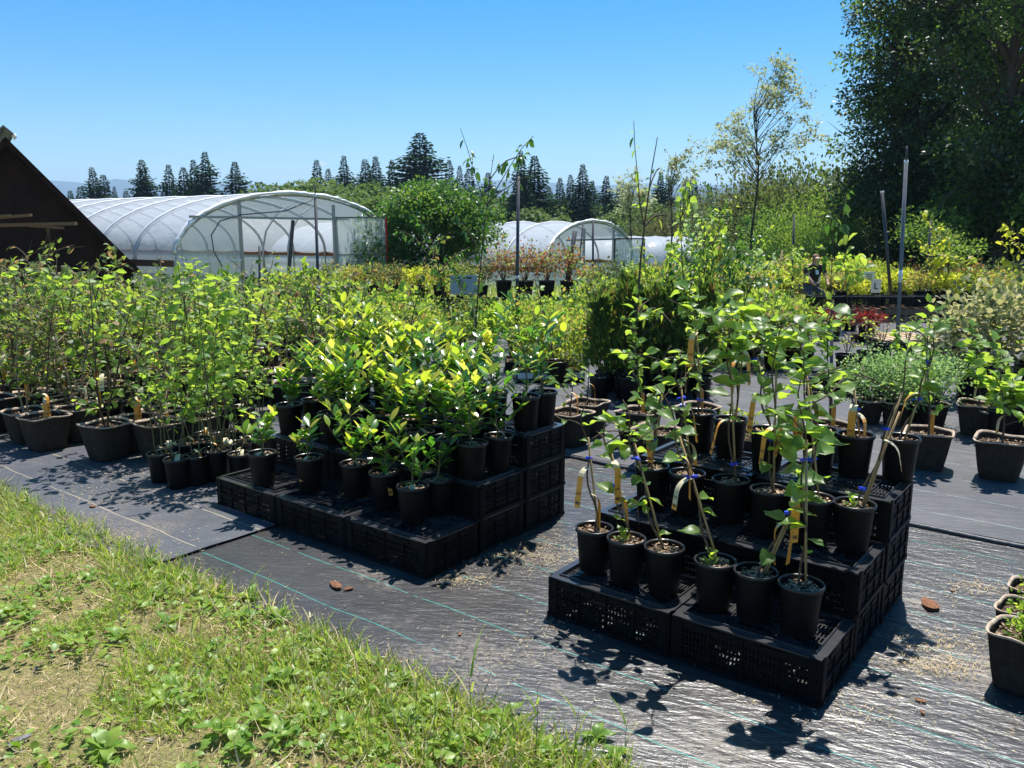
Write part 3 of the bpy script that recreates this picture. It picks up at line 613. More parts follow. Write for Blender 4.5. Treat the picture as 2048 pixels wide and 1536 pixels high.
# ---------------------------------------------------------------- pots
def round_pot_meshes(r,h,rb,name,n=28,lip=.006):
    mb=MB(); mb.lathe([(0,0.002),(rb,0.002),(rb+.002,.006),(r*.985,h-.016)],n); mb.lathe([(r*.985,h-.016),(r+lip,h-.015),(r+lip,h-.002),(r+lip-.002,h),(r+.001,h),(r-.003,h-.004)],n,mi=1); mb.lathe([(r-.003,h-.004),(rb+(r-rb)*.8-.004,h*.78)],n)
    pot=mb.mesh(name,[M['black'],M['rimblack']],True)
    return pot
def soil_mesh(r,seed,square=False,chips=60,csize=.009):
    rng=random.Random(seed); mb=MB(); rings=5; n=20
    def rad(a,q): 
        if not square: return q
        c,s=abs(math.cos(a)),abs(math.sin(a)); return q/((c**5+s**5)**.2)
    mb.v.append((0,0,.004)); 
    for i in range(1,rings+1):
        for j in range(n):
            a=2*math.pi*j/n; q=rad(a,r*i/rings); mb.v.append((q*math.cos(a),q*math.sin(a),rng.uniform(-.004,.006) if i<rings else -.004))
    for j in range(n): mb.f.append((0,1+j,1+(j+1)%n)); mb.m.append(0)
    for i in range(rings-1):
        for j in range(n): mb.f.append((1+i*n+j,1+(i+1)*n+j,1+(i+1)*n+(j+1)%n,1+i*n+(j+1)%n)); mb.m.append(0)
    for k in range(chips):
        a=rng.random()*6.283; q=rad(a,r*.93*math.sqrt(rng.random())); s=csize*rng.uniform(.5,1.4)
        m=(Matrix.Rotation(rng.random()*6.28,3,'Z')@Matrix.Rotation(rng.uniform(-.5,.5),3,'X')@Matrix.Rotation(rng.uniform(-.5,.5),3,'Y'))
        mb.box((q*math.cos(a),q*math.sin(a),.006+rng.random()*.003),(s*1.6,s*.8,.003),1,mat=m)
    return mb.mesh('soil',[M['soil'],M['chip']])
POT1=round_pot_meshes(.080,.200,.063,'pot'); POT2=round_pot_meshes(.098,.215,.078,'pot'); POT3=round_pot_meshes(.13,.26,.10,'pot')
SOIL=[soil_mesh(.0755,i) for i in range(4)]; SOIL2=[soil_mesh(.092,i+9,chips=50) for i in range(2)]
def pulp_mesh(w,h,seed,name='pot'):
    rng=random.Random(seed); n=40; mb=MB()
    ph=rng.random()*6; wob=.0055
    def ring(hw,z,wv=0.,mi=0):
        out=[]
        for j in range(n):
            a=2*math.pi*j/n; c,s=math.cos(a),math.sin(a); q=hw/((abs(c)**6+abs(s)**6)**(1/6))
            q*=1+.012*math.sin(3*a+ph); out.append((q*c,q*s,z+wv*(math.sin(2*a+ph)+.6*math.sin(5*a+ph*2))))
        return out
    prof=[(w*.66,0,0),(w*.70,.012,0),(w*.80,h*.35,0),(w*.90,h*.72,0),(w*.955,h*.93,.4),(w*.985,h*.955,.8),(w*1.02,h*.975,1),(w*1.025,h*.993,1),(w*1.0,h*1.0,1),(w*.955,h*.995,1),(w*.92,h*.95,.9),(w*.88,h*.72,.2)]
    for hw,z,wv in prof: mb.v+=ring(hw,z,wob*wv)
    for i in range(len(prof)-1):
        mi=1 if 5<=i<=9 else 0
        for j in range(n): mb.f.append((i*n+j,i*n+(j+1)%n,(i+1)*n+(j+1)%n,(i+1)*n+j)); mb.m.append(mi)
    mb.f.append(tuple(reversed(range(n)))); mb.m.append(0)
    return mb.mesh(name,[M['pulp'],M['pulprim']],True)
PULP=[pulp_mesh(.158,.27,s) for s in range(3)]; PSOIL=[soil_mesh(.142,20+s,True,110,.010) for s in range(2)]
PULPR=[]
def round_pulp():
    mb=MB(); w,h=.115,.20; mb.lathe([(0,0),(w*.7,0),(w*.74,.01),(w*.97,h*.93),(w*1.0,h*.94)],24); n0=len(mb.f)
    mb.lathe([(w*1.0,h*.94),(w*1.05,h*.97),(w*1.05,h),(w,h+.002),(w*.95,h*.96)],24,mi=1); mb.lathe([(w*.95,h*.96),(w*.9,h*.8)],24)
    return mb.mesh('pot',[M['pulp'],M['pulprim']],True)
PULPR=round_pulp(); PRS=soil_mesh(.100,31,False,60,.009)

# ---------------------------------------------------------------- tags, ties, leaves
def tag_mesh(length,droop,seed,top=.35):
    """a nursery tag: pale end looped round the stem, orange end hanging, dark print block and bars"""
    rng=random.Random(seed); n=14; w=.0165; pts=[]; x=z=0; 
    for i in range(n+1):
        t=i/n; a=-.15-(2.2*droop)*min(1,t*1.8); a=max(a,-1.42); pts.append((x,z)); x+=length/n*math.cos(a); z+=length/n*math.sin(a)
    mb=MB(); tw=rng.uniform(-.5,.5)
    def quad(i,y0,y1,mi,off=0):
        (xa,za),(xb,zb)=pts[i],pts[i+1]; ta,tb=tw*i/n,tw*(i+1)/n
        f=lambda xx,zz,y,t:(xx+off*.5+y*math.sin(t)*.6,y*math.cos(t),zz+off*.3)
        mb.add([f(xa,za,y0,ta),f(xa,za,y1,ta),f(xb,zb,y1,tb),f(xb,zb,y0,tb)],[(0,1,2,3)],mi)
    for i in range(n): quad(i,-w,w,0 if i<n*top else 1)
    for i in (n-2,n-1): quad(i,-w*.7,w*.75,2,.0012) if i==n-2 else None
    for k in range(5): quad(n-5,-w*.75+w*.32*k,-w*.75+w*(.32*k+.16),2,.0012)
    return mb.mesh('tag',[M['tagcream'],M['tagorange'],M['tagdark']])
TAGS=[tag_mesh(.20,1.0,1,.20),tag_mesh(.19,.85,2,.12),tag_mesh(.20,1.1,3,.28),tag_mesh(.16,.6,4,.8),tag_mesh(.15,.5,5,1.1)]
def tie_mesh(m):
    mb=MB(); mb.tube([(.0,.008,-.004),(0,.008,.008)],.0105,8); 
    mb.box((.013,0,.004),(.015,.005,.006),0,rz=.5); mb.box((-.008,-.016,.006),(.010,.02,.006),0,rz=-.4); return mb.mesh('tie',m)
TIE=tie_mesh(M['blue']); TIET=tie_mesh(M['teal'])
def big_leaf(seed,L=1.0,wd=.80,cup=.14,droop=.3,fold=.1,name='leaf',mat=None,rows=7,point=.12):
    """rounded heart-shaped leaf on a short stalk, with raised vein pleats"""
    rng=random.Random(seed); cols=[-1,-.55,0,.55,1]; V=[];F=[]
    tw=rng.uniform(-.18,.18)
    for i in range(rows+1):
        t=i/rows; yy=t; half=wd*.5*(math.sin(math.pi*min(1,(t*.94+.05)))**.62)*(1-.25*t*t)
        if i==rows: half=.004
        if i==0: half=.06*wd
        bend=droop*t*t
        for c in cols:
            x=c*half; z=-bend*.8+cup*abs(c)**1.6*half*2*math.sin(math.pi*min(t+.1,1))-.02*wd*abs(c)**3*math.sin(t*9+seed)+tw*x*t
            if abs(c)<.1: z-=.012
            yq=yy-(.09*abs(c)*(1 if t<.2 else 0))+point*(t**8)*(1-abs(c))-.10*abs(c)**2*t
            V.append((x,yq*(1-.12*bend),z))
    for i in range(rows):
        for j in range(4):
            a=i*5+j; F.append((a,a+1,a+6,a+5))
    mb=MB(); mb.add([(v[0]*L,(v[1]+.22)*L,v[2]*L) for v in V],F)
    mb.tube([(0,0,0),(0,.12*L,.012*L),(0,.235*L,-.012*L)],.016*L,4)
    return mb.mesh(name,mat or LM['kiwi'],True)
KIWI=[big_leaf(i,1,.82 if i%2 else .74,.16+.1*(i%3),.12+.12*(i%4),mat=LM['kiwi']) for i in range(6)]
def long_leaf(seed,mat,name='leaf',wd=.40,droop=.15):
    rng=random.Random(seed); V=[];F=[]; rows=5
    for i in range(rows+1):
        t=i/rows; half=wd*.5*math.sin(math.pi*(t*.93+.04))**.8 if 0<i<rows else .012
        b=droop*t*t
        for c in (-1,0,1): V.append((c*half,.08+t*.92,.22*abs(c)*half-b+rng.uniform(-.01,.01)))
    for i in range(rows):
        for j in range(2): a=i*3+j; F.append((a,a+1,a+4,a+3))
    mb=MB(); mb.add(V,F); mb.add([(-.012,0,0),(.012,0,0),(.012,.1,.0),(-.012,.1,.0)],[(0,1,2,3)])
    return mb.mesh(name,mat,True)
CIT=[long_leaf(i,LM['citrus'],droop=[.05,.2,.3,.12][i]) for i in range(4)]; CITY=[long_leaf(10+i,LM['citrus_young'],droop=[.0,.15,.08][i]) for i in range(3)]
def place_leaf(me,parent,loc,d,nrm,s):
    d=Vector(d).normalized(); nrm=Vector(nrm); x=d.cross(nrm)
    if x.length<1e-4: x=d.orthogonal()
    x.normalize(); z=x.cross(d); m=Matrix((x,d,z)).transposed().to_4x4()
    o=bpy.data.objects.new('leaf',me); COL.objects.link(o); o.parent=parent
    o.matrix_local=Matrix.Translation(loc)@m@Matrix.Scale(s,4); return o
# ---- vines on canes
def vine(rim,tip,label,nleaf,seed,tier,leaf=.085,group='potted vines tied to canes',low=.35,bare=False,side=None,canes=1,sprout=False):
    rng=random.Random(seed)
    z=tier*.1895+.008; c=gp(rim[0],rim[1],z+.2); root=thing('potted_vine',label,'potted plant',(c.x,c.y,z+.001),0,group)
    mesh_obj('pot',POT1,root).rotation_euler=(0,0,rng.random()*6); mesh_obj('soil',SOIL[seed%4],root,loc=(0,0,.176)).rotation_euler=(0,0,rng.random()*6)
    o=Vector(root.location); zt=at(tip[0],tip[1],c.y+.03)-o
    b=Vector((rng.uniform(-.015,.015),rng.uniform(-.01,.01),.165)); 
    for k in range(canes):
        e=b+(zt-b)*(.72-.12*k)+Vector((.02*k,.01,0)); mb=MB(); mb.tube([b+Vector((.012+.01*k,0,0)),(b+e)/2+Vector((.012,0,0)),e+Vector((.012,0,0))],.0048,6); mb.obj('cane',M['bamboo'],root,True)
    n=16; pts=[]
    for i in range(n+1):
        t=i/n; p=b+(zt-b)*t+Vector((math.sin(t*13+seed)*.014,math.cos(t*11+seed)*.014,0)); 
        if t>.7: p+=Vector((math.sin(t*8+seed)*.03,math.cos(t*9+seed)*.02,0))*(t-.7)*3
        pts.append(p)
    mb=MB(); mb.tube(pts,[.0055-.003*i/n for i in range(n+1)],5)
    # side shoots
    shoots=[]; 
    for k in range(3 if nleaf>12 else (1 if not bare else 2)):
        i=rng.randrange(n//2,n-1); a=rng.random()*6.28; L_=rng.uniform(.10,.24); q=[pts[i]]; d=Vector((math.cos(a),math.sin(a)*.7,rng.uniform(.2,.9))).normalized()
        for s in range(5): q.append(q[-1]+d*L_/5); d=(d+Vector((rng.uniform(-.3,.3),rng.uniform(-.3,.3),rng.uniform(-.35,.2)))).normalized()
        mb.tube(q,[.003]*6,4); shoots.append(q)
    mb.obj('stem',M['twig'],root,True)
    sites=[]
    for k in range(nleaf):
        if shoots and rng.random()<.45: q=rng.choice(shoots); sites.append((q[rng.randrange(2,6)],))
        else: 
            t=low+(1-low)*rng.random()**.8; sites.append((pts[min(n,int(t*n))],))
    ga=rng.random()*6.28
    for k,(p,) in enumerate(sites):
        ga+=2.4+rng.uniform(-.5,.5); up=rng.uniform(-.25,.55); d=Vector((math.cos(ga),math.sin(ga),up)); s=leaf*rng.choice([.5,.65,.8,.95,1.1,1.3])
        nr=Vector((rng.uniform(-.55,.55),rng.uniform(-.75,.25),1)); place_leaf(KIWI[rng.randrange(6)],root,p,d,nr,s)
    if sprout:
        for k in range(6): a=k*1.05; place_leaf(KIWI[k%6],root,Vector((-.02,-.01,.18+.02*(k%3))),(math.cos(a),math.sin(a),1.2),(0,-.3,1),leaf*.55)
    for k in range(rng.choice([1,1,2])):
        t=rng.uniform(.12,.8); i=int(t*n); tt=mesh_obj('tie',TIE,root,loc=pts[i]); tt.rotation_euler=(rng.uniform(-.3,.3),rng.uniform(-.3,.3),rng.random()*6)
    if seed%3!=0:
        tg=mesh_obj('tag',TAGS[(seed+1)%3],root,loc=pts[int(rng.uniform(.35,.7)*n)]); tg.rotation_euler=(0,rng.uniform(0,.4),rng.uniform(-1.2,.3) if seed%2 else rng.uniform(2.8,4.2))
    t=rng.uniform(.28,.6); tg=mesh_obj('tag',TAGS[seed%4],root,loc=pts[int(t*n)]); tg.rotation_euler=(0,rng.uniform(-.1,.3),(side if side is not None else rng.choice([0.2,2.9,-.4,3.6]))); tg.scale=(1.0,)*3
    return root
V_=[((1189,1054),(1163,800),'nearly leafless vine on a cane in the leftmost pot of the front crate row',5,1,.045),
((1253,1075),(1198,820),'vine with hanging round leaves, second pot from the left in the front crate row',13,1,.072),
((1329,1092),(1240,800),'vine leaning left, third pot from the left in the front crate row',13,1,.075),
((1431,1119),(1322,770),'vine leaning far left with tiny leaves at its foot, fourth of the front crate row',9,1,.07),
((1512,1140),(1655,850),'vine leaning right, orange tag on its cane, fifth pot of the front crate row',9,1,.085),
((1603,1165),(1610,760),'bushiest round-leaved vine, in the nearest pot at the right end of the front crate row',24,1,.082),
((1304,930),(1335,690),'vine in the leftmost pot on the middle crate step',16,2,.07),
((1375,944),(1348,700),'vine in the second pot from the left on the middle crate step',15,2,.072),
((1462,957),(1452,610),'tall vine with large pale leaves, third pot from the left on the middle crate step',21,2,.088),
((1540,977),(1552,620),'tall vine in the fourth pot from the left on the middle crate step',22,2,.086),
((1629,994),(1600,650),'vine in the fifth pot from the left on the middle crate step',20,2,.086),
((1710,1005),(1835,690),'vine on a cane leaning far right, in the last pot of the middle crate step',7,2,.062),
((1400,823),(1382,560),'vine in the leftmost pot on the top crate step',17,3,.07),
((1462,836),(1500,545),'tallest vine, with wide leaves near its top, second pot on the top crate step',22,3,.092),
((1537,857),(1500,650),'short leafy vine in the third pot of the top crate step',18,3,.086),
((1640,857),(1590,640),'vine in the fourth pot of the top crate step, behind the bushy ones',20,3,.085),
((1712,867),(1700,735),'short bare-stemmed vine with one tuft of leaves and a long orange tag, top crate step',5,3,.085),
((1802,873),(1885,650),'vine leaning right in the last pot of the top crate step, before the pulp pot',13,3,.07)]
for i,(rim,tip,lab,nl,tier,ls) in enumerate(V_):
    nl=int(nl*(1.7 if nl>12 else 1.15))
    vine(rim,tip,lab,nl,100+i,tier,ls,low=.16 if i not in (16,0,11) else (.9 if i==16 else .55),bare=(i in (0,11,17)),canes=2 if i in (4,11) else 1,sprout=i in (11,3,1),side={4:-1.7,5:2.6,11:-.6,16:-.9,8:3.0,0:.2,1:0.5,3:3.4}.get(i))
# ---- citrus
def citrus(rim,h,label,seed,tier,nleaf=46,leaf=.072,young=.25,r=None,bare=.10,loc=None):
    rng=random.Random(seed); z=tier*.1895+.008
    c=gp(rim[0],rim[1],z+.2) if loc is None else loc
    root=thing('potted_citrus',label,'potted plant',(c.x,c.y,z+.001),0,'glossy citrus plants in black pots')
    mesh_obj('pot',POT1,root).rotation_euler=(0,0,rng.random()*6); mesh_obj('soil',SOIL[seed%4],root,loc=(0,0,.176)).rotation_euler=(0,0,rng.random()*6)
    b=Vector((0,0,.17)); mb=MB(); shoots=[]
    ns=max(2,int(nleaf/11)); main=[b]; d=Vector((rng.uniform(-.15,.15),rng.uniform(-.15,.15),1)).normalized(); n=8
    for i in range(n): main.append(main[-1]+d*h*.8/n); d=(d+Vector((rng.uniform(-.12,.12),rng.uniform(-.12,.12),.1))).normalized()
    mb.tube(main,[.0065,.003],6); shoots.append(main[1:])
    for k in range(ns):
        i=rng.randrange(1,n-2); a=k*2.4+rng.random(); d=Vector((math.cos(a),math.sin(a),rng.uniform(.5,1.3))).normalized(); L_=h*rng.uniform(.32,.55); q=[main[i]]
        for s in range(5): q.append(q[-1]+d*L_/5); d=(d+Vector((0,0,.22))).normalized()
        mb.tube(q,[.0038,.0018],4); shoots.append(q)
    mb.obj('stem',M['greenstem'],root,True)
    for k in range(nleaf):
        q=shoots[k%len(shoots)]; t=rng.random()**.9*.98; i=min(len(q)-2,int(t*(len(q)-1))); p=q[i].lerp(q[i+1],t*(len(q)-1)-i)
        tipness=t; ga=rng.random()*6.283; el=rng.uniform(.0,.9)+tipness*.8
        d=Vector((math.cos(ga),math.sin(ga),el)); yg=(tipness>.62 and p.z>h*.62 and rng.random()<young*2.6)
        s=leaf*rng.uniform(.75,1.35)*(1.1 if yg else 1)
        nr=Vector((-math.cos(ga)*.8+rng.uniform(-.4,.4),-math.sin(ga)*.8+rng.uniform(-.4,.4),1.0))
        place_leaf(rng.choice(CITY if yg else CIT),root,p,d,nr,s)
    if rng.random()<.8:
        tg=mesh_obj('tag',TAGS[rng.choice([3,4,0,2])],root,loc=(main[1]+Vector((.0,-.006,.0)))); tg.rotation_euler=(0,rng.uniform(-.2,.3),rng.uniform(-3,3)); tg.scale=(.8,)*3
    return root
C1=[((524,904),.34,40,.062,.5,'yellow-tipped citrus in the leftmost pot on the citrus crates, before the floor pots'),((618,913),.30,24,.062,.15,'small sparse citrus, second pot from the left on the front citrus crates'),
((709,925),.46,52,.06,.25,'citrus in the third pot from the left on the front citrus crates'),((768,943),.40,48,.062,.1,'dense citrus, fourth from the left on the front citrus crates, cream tag at its foot'),
((825,970),.34,30,.06,.05,'citrus in the nearest pot, at the front corner of the citrus crates'),((876,955),.30,26,.05,.0,'dark shaded citrus with a pale hanging tag, right of the nearest citrus pot')]
for i,(rim,h,nl,ls,yg,lab) in enumerate(C1): citrus(rim,h,lab,200+i,1,int(nl*1.5),ls*1.2,yg)
k=0
for row,(n0,cnt,tier) in enumerate([(.50,9,2),(.70,8,2)]):
    for c in range(cnt):
        u=.12+c*(1.60/(cnt-1)); rg=random.Random(900+k); p=CB+U*(u+rg.uniform(-.01,.01))+NV*(n0+rg.uniform(-.012,.012))
        if row==0 and c in (4,7): k+=1; continue
        hh=.48+.10*rg.random()-(.08 if row==0 else 0)-(.12 if c==cnt-1 else 0)
        citrus(None,hh,f'leafy citrus, {ordn(c)} from the right, {"front" if row==0 else "rear"} line of the middle citrus step',300+k,2,78,.078,.3 if 2<c<7 else .15,loc=p); k+=1
for row,(n0,cnt) in enumerate([(.92,8),(1.10,7)]):
    for c in range(cnt):
        if row==1 and c in (1,): continue
        u=.10+c*(1.62/(cnt-1)); rg=random.Random(950+k); p=CB+U*u+NV*(n0+rg.uniform(-.01,.01))
        hh=(.40 if c>1 else .56)+.10*rg.random()-.14*(c in (1,2))
        citrus(None,hh,f'citrus, {ordn(c)} from the right, {"front" if row==0 else "rear"} line of the topmost citrus step',400+k,3,74,.078,.4 if c>2 else .1,loc=p); k+=1
# ---------------------------------------------------------------- saplings and shrubs: a stem mesh and a foliage mesh each
def rv(rg,n): return rg.normal(size=(n,3))
def grow(seed,H,nst,spread,nbr,blen,nleaf,leaf,lmat,smat,tmpl=T_MID,lw=1.2,droop=.0,base=.0,low=.25,up=.5,gap=.0,thick=.006,lean=0,whorl=False,name='foliage'):
    rng=random.Random(seed); rg=np.random.default_rng(seed); mb=MB(); segs=[]
    for s in range(nst):
        a=s*2.4+rng.random(); d=Vector((math.cos(a)*spread+lean,math.sin(a)*spread,1)).normalized(); p=Vector((math.cos(a)*base,math.sin(a)*base,0)); pts=[p]; n=9; hh=H*rng.uniform(.72,1.0) if s else H
        for i in range(n):
            pts.append(pts[-1]+d*hh/n); d=(d+Vector((rng.uniform(-.13,.13),rng.uniform(-.13,.13),.04))).normalized()
        mb.tube(pts,[thick*(1-.75*i/n) for i in range(n+1)],5,cap=False); segs.append((pts,low))
        for b in range(nbr):
            i=rng.randrange(int(n*max(.15,low-.1)),n); aa=rng.random()*6.28; d2=Vector((math.cos(aa),math.sin(aa),rng.uniform(.1,1.2)*up*2)).normalized(); q=[pts[i]]; L_=blen*rng.uniform(.5,1.2)
            for k in range(4): q.append(q[-1]+d2*L_/4); d2=(d2+Vector((rng.uniform(-.25,.25),rng.uniform(-.25,.25),rng.uniform(-.1,.15)-droop*.2))).normalized()
            mb.tube(q,[thick*.45,thick*.2],4,cap=False); segs.append((q,.15))
    st=mb.mesh('stem',smat,True)
    # leaves strung along the shoots
    lens=np.array([sum((q[i+1]-q[i]).length for i in range(len(q)-1))*(1-l) for q,l in segs]); pr=lens/lens.sum()
    ch=rg.choice(len(segs),nleaf,p=pr); P=np.zeros((nleaf,3)); D=np.zeros((nleaf,3))
    for k in range(nleaf):
        q,l=segs[ch[k]]; t=l+(1-l)*rg.random()**.85; t=t*(len(q)-1)*.999
        if whorl: t=round(t*2)/2*.999
        i=int(t); f=t-i; a=q[i].lerp(q[i+1],f); P[k]=a; D[k]=(q[i+1]-q[i]).normalized()
    out=rv(rg,nleaf); out[:,2]*=.4; dirs=unit(out)+D*up+np.array([0,0,-droop])
    nrm=np.array([0,0,1.0])+rv(rg,nleaf)*.55
    P=P+unit(dirs)*rg.random((nleaf,1))*leaf*.5
    lf=scatter(name,tmpl,P,dirs,nrm,leaf*rg.uniform(.6,1.3,nleaf),lw,lmat,tmpl is T_MID)
    return st,lf
def bushy(seed,rx,rz,nleaf,leaf,lmat,smat,tmpl=T_TINY,lw=1.1,clumps=18,z0=0.,name='foliage',stems=7,flat=1.,updir=.3,pw=.5):
    """rounded shrub: clumps of leaves on stems that fan out from the base"""
    rng=random.Random(seed); rg=np.random.default_rng(seed); mb=MB(); cs=[]
    for k in range(clumps):
        a=k*2.4+rng.random(); r=rx*math.sqrt(rng.random())*.85; hz_=z0+rz*(.25+.7*rng.random()**pw)*(1-.35*(r/rx)**2)
        c=Vector((math.cos(a)*r,math.sin(a)*r,hz_)); cs.append(c)
        if k<stems:
            m=c*.5; m.z=c.z*.6; mb.tube([(c.x*.08,c.y*.08,0),m,c],[.006+.01*rz*.3,.002],4,cap=False)
    C=np.array(cs); k=rg.integers(0,clumps,nleaf); sp=np.array([rx*.30,rx*.30,rz*.17*flat]); off=rv(rg,nleaf)*sp
    P=C[k]+off; P[:,2]=np.maximum(P[:,2],z0+.01); dirs=off/sp*.6+rv(rg,nleaf)*.5+np.array([0,0,updir]); nrm=np.array([0,0,1.0])+rv(rg,nleaf)*.6
    st=mb.mesh('stem',smat,True); lf=scatter(name,tmpl,P,dirs,nrm,leaf*rg.uniform(.6,1.3,nleaf),lw,lmat)
    return st,lf
def proto(name,cat,label,potm,soilm,soilz,stlf,extra=(),leafname='foliage',stuff=True,potz=0):
    root=thing(name,label,cat,(0,0,-50))
    if potm: mesh_obj('pot',potm,root)
    if soilm: mesh_obj('soil',soilm,root,loc=(0,0,soilz))
    st,lf=stlf; mesh_obj('stem',st,root,loc=(0,0,soilz)); mesh_obj(leafname,lf,root,loc=(0,0,soilz),kind='stuff' if stuff else None)
    for nm,me,loc,rot in extra:
        o=mesh_obj(nm,me,root,loc=loc); o.rotation_euler=rot
    kids_of(root); root['_proto']=1; return root
used=set()
def put(pr,loc,rz,label,group,scale=1.):
    if pr in used: return copy_at(pr,loc,rz,label,group,scale)
    used.add(pr); pr.location=loc; pr.rotation_euler=(0,0,rz); pr.scale=(scale,)*3 if not isinstance(scale,tuple) else scale; pr['label']=label; pr['group']=group; return pr
GB=[]
# apple-like saplings in square pulp pots
for s in range(5):
    lm=[LM['sapling'],LM['dull'],LM['dull'],LM['sapling'],LM['bright']][s]
    GB.append(proto('potted_sapling','potted plant','',PULP[s%3],PSOIL[s%2],.225,grow(40+s,[1.0,1.15,.95,1.2,1.25][s],[1,2,2,2,3][s],[.12,.2,.18,.1,.22][s],[9,7,11,8,7][s],.38,[170,130,150,120,100][s],[.046,.060,.044,.066,.082][s],lm,M['twig' if s%2==0 else 'paletwig'],lw=1.15,droop=.25,whorl=True,base=.01,low=.18,up=.5,thick=.009),
      extra=[('tag',TAGS[s%5],(.0,-.008,.44+.05*s),(0,.1,-1.2+s*1.3)),('tag',TAGS[(s+2)%5],(.02,-.01,.40+.04*s),(0,.1,-2.2+s*1.1))]))
# tall thin many-stemmed saplings (long green stems) in round pots
TS=[proto('potted_sapling','potted plant','',POT2,SOIL2[s%2],.19,grow(60+s,[1.15,1.3,1.05][s],[3,4,3][s],.13,4,.3,130,.078,LM['bright'],M['greenstem'],lw=1.0,droop=.25,base=.03,low=.35,up=.4,thick=.006),
      extra=[('tag',TAGS[s],(.02,-.02,.26),(0,.1,.5+s*2)),('tag',TAGS[3],(-.03,.01,.24),(0,.2,2.5+s))]) for s in range(3)]
# small cut-back pots with a few stems and tags
SS=[proto('potted_sapling','potted plant','',POT1,SOIL[s],.176,grow(70+s,[.75,.5,.9][s],2,.12,2,.15,[40,26,60][s],.055,LM['bright'],M['greenstem'],lw=.95,droop=.2,base=.02,low=.45,thick=.005),
      extra=[('tag',TAGS[s],(.0,-.01,.24),(0,.1,.3+s*2.2)),('tag',TAGS[4-s],(.02,.01,.22),(0,.0,2.9+s*1.1))]) for s in range(3)]
grpA='saplings in square pulp pots on the left'; zf=.026
binsL=[(88,831,0),(50,818,3),(157,815,1),(135,803,2),(212,846,4),(270,832,0),(316,845,1),(387,832,4),(330,818,3)]
for i,(x,y,v) in enumerate(binsL):
    p=gp(x,y,.29); p.z=zf
    put(GB[v],p,R(52+(-14+i*23)%30-12),f'{["leafy","slim","sparse","two-stemmed","bright green"][v]} sapling, {ordn(i)} from the left in the nearest row of square pots',grpA,[1,.95,1.02,.98][i%4])
rng=random.Random(5)
rows=[[(18,790),(67,785),(-20,800),(-60,812),(122,786)],[(-30,772),(18,768),(60,768),(138,776),(188,757),(226,765),(90,760)],[(-60,750),(0,748),(40,746),(95,742),(150,740)],[(262,745),(310,742),(360,748),(419,749),(462,745),(504,752),(545,748),(583,764),(640,760),(700,764)]]
rn=['second','third','fourth','far left-hand']
for r,row in enumerate(rows):
    for i,(x,y) in enumerate(row):
        p=gp(x,y,.29); p.z=zf if r<3 else .036; v=rng.randrange(5)
        put(GB[v],p,R(52+rng.uniform(-12,12)),f'{["leafy","slim","sparse","two-stemmed","bright green"][v]} sapling, {ordn(i)} along the {rn[r]} row of square pots',grpA,rng.uniform(.92,1.1))
# round pots between the square ones
for i,(x,y) in enumerate([(188,799),(220,802),(272,802),(322,793),(413,785),(434,818),(486,814),(372,800),(450,796)]):
    p=gp(x,y,.24); p.z=zf; put(TS[i%3],p,rng.random()*6,f'tall green-stemmed sapling, round black pot, {ordn(i)} from the left behind the nearest square pots','tall saplings in round black pots',rng.uniform(.9,1.05))
for i,(x,y) in enumerate([(319,905),(353,916),(432,902),(390,910),(480,906),(340,891),(375,888),(419,881),(445,868),(483,862),(480,884),(524,858),(505,875),(410,866),(452,886)]):
    p=gp(x,y,.225); p.z=zf; big=(i==2); pr=TS[1] if big else (TS[0] if i in (6,9) else SS[i%3])
    put(pr,p,rng.random()*6,f'{"large" if big else "small"} thin-stemmed pot with dried tags, {ordn(i)} of the cluster left of the citrus crates','small pots clustered left of the citrus crates',1.0)
# square pots between and behind the crates, and at the right
RB=[proto('potted_sapling','potted plant','',PULP[s%3],PSOIL[s%2],.225,grow(80+s,[.35,.95,.55][s],[1,1,1][s],.1,[2,5,6][s],.2,[14,80,90][s],.075,LM['bright'] if s else LM['kiwi'],M['twig'],lw=1.2,low=.3,thick=.008),extra=[('tag',TAGS[s+1],(.0,-.01,.42),(0,.1,-1.+s))]) for s in range(3)]
rb=[((1175,806),0,'young plant in a square pulp pot just right of the citrus crates'),((1140,826),0,'square pulp pot pressed against the right side of the citrus crates'),((1278,824),1,'sapling in the square pulp pot midway between the two crate stacks'),((1310,860),0,'square pulp pot at the back left of the vine crates'),((1395,815),1,'square pulp pot hidden behind the vine crates'),((1660,850),1,'square pulp pot behind the short bare vine'),((1858,864),1,'square pulp pot just right of the last vine on the top step'),
((2005,882),2,'large square pulp pot standing alone on the right, orange tag on its stem'),((1958,808),2,'square pulp pot with a leafy shrub behind the lone right-hand pot')]
for (c,v,l) in rb:
    p=gp(c[0],c[1],.29); p.z=.030 if c[1]>830 or c[0]>1400 else .036
    if c[0]<1200: p.z=.036
    put(RB[v],p,R(52+rng.uniform(-8,8)),l,'square pulp pots among the crates',1.0 if c[1]<870 else 1.05)
RR=[proto('potted_shrub','potted plant','',PULPR,PRS,.165,bushy(90+s,.22,.40,1500,.026,LM['mint'],M['twig'],clumps=26,stems=12,lw=1.25)) for s in range(2)]
for i,(x,y) in enumerate([(1740,804),(1792,808),(1868,812),(1832,800)]):
    p=gp(x,y,.22); p.z=.036; put(RR[i%2],p,rng.random()*6,f'pale green fine-leaved shrub, {ordn(i)} of the group behind the vine crates','pale green shrubs behind the vine crates',1.05)
RH=proto('potted_shrub','potted plant','',PULPR,PRS,.165,grow(97,.30,4,.5,3,.12,55,.10,LM['bright'],M['twig'],lw=1.1,low=.3))
for i,(x,y) in enumerate([(1995,828),(2046,832),(2095,840)]):
    p=gp(x,y,.24); p.z=.036; put(RH,p,i*2.,f'broad-leaved shrub in a round pulp pot at the right edge, {ordn(i)} from the left','broad-leaved shrubs at the right edge',1.15)
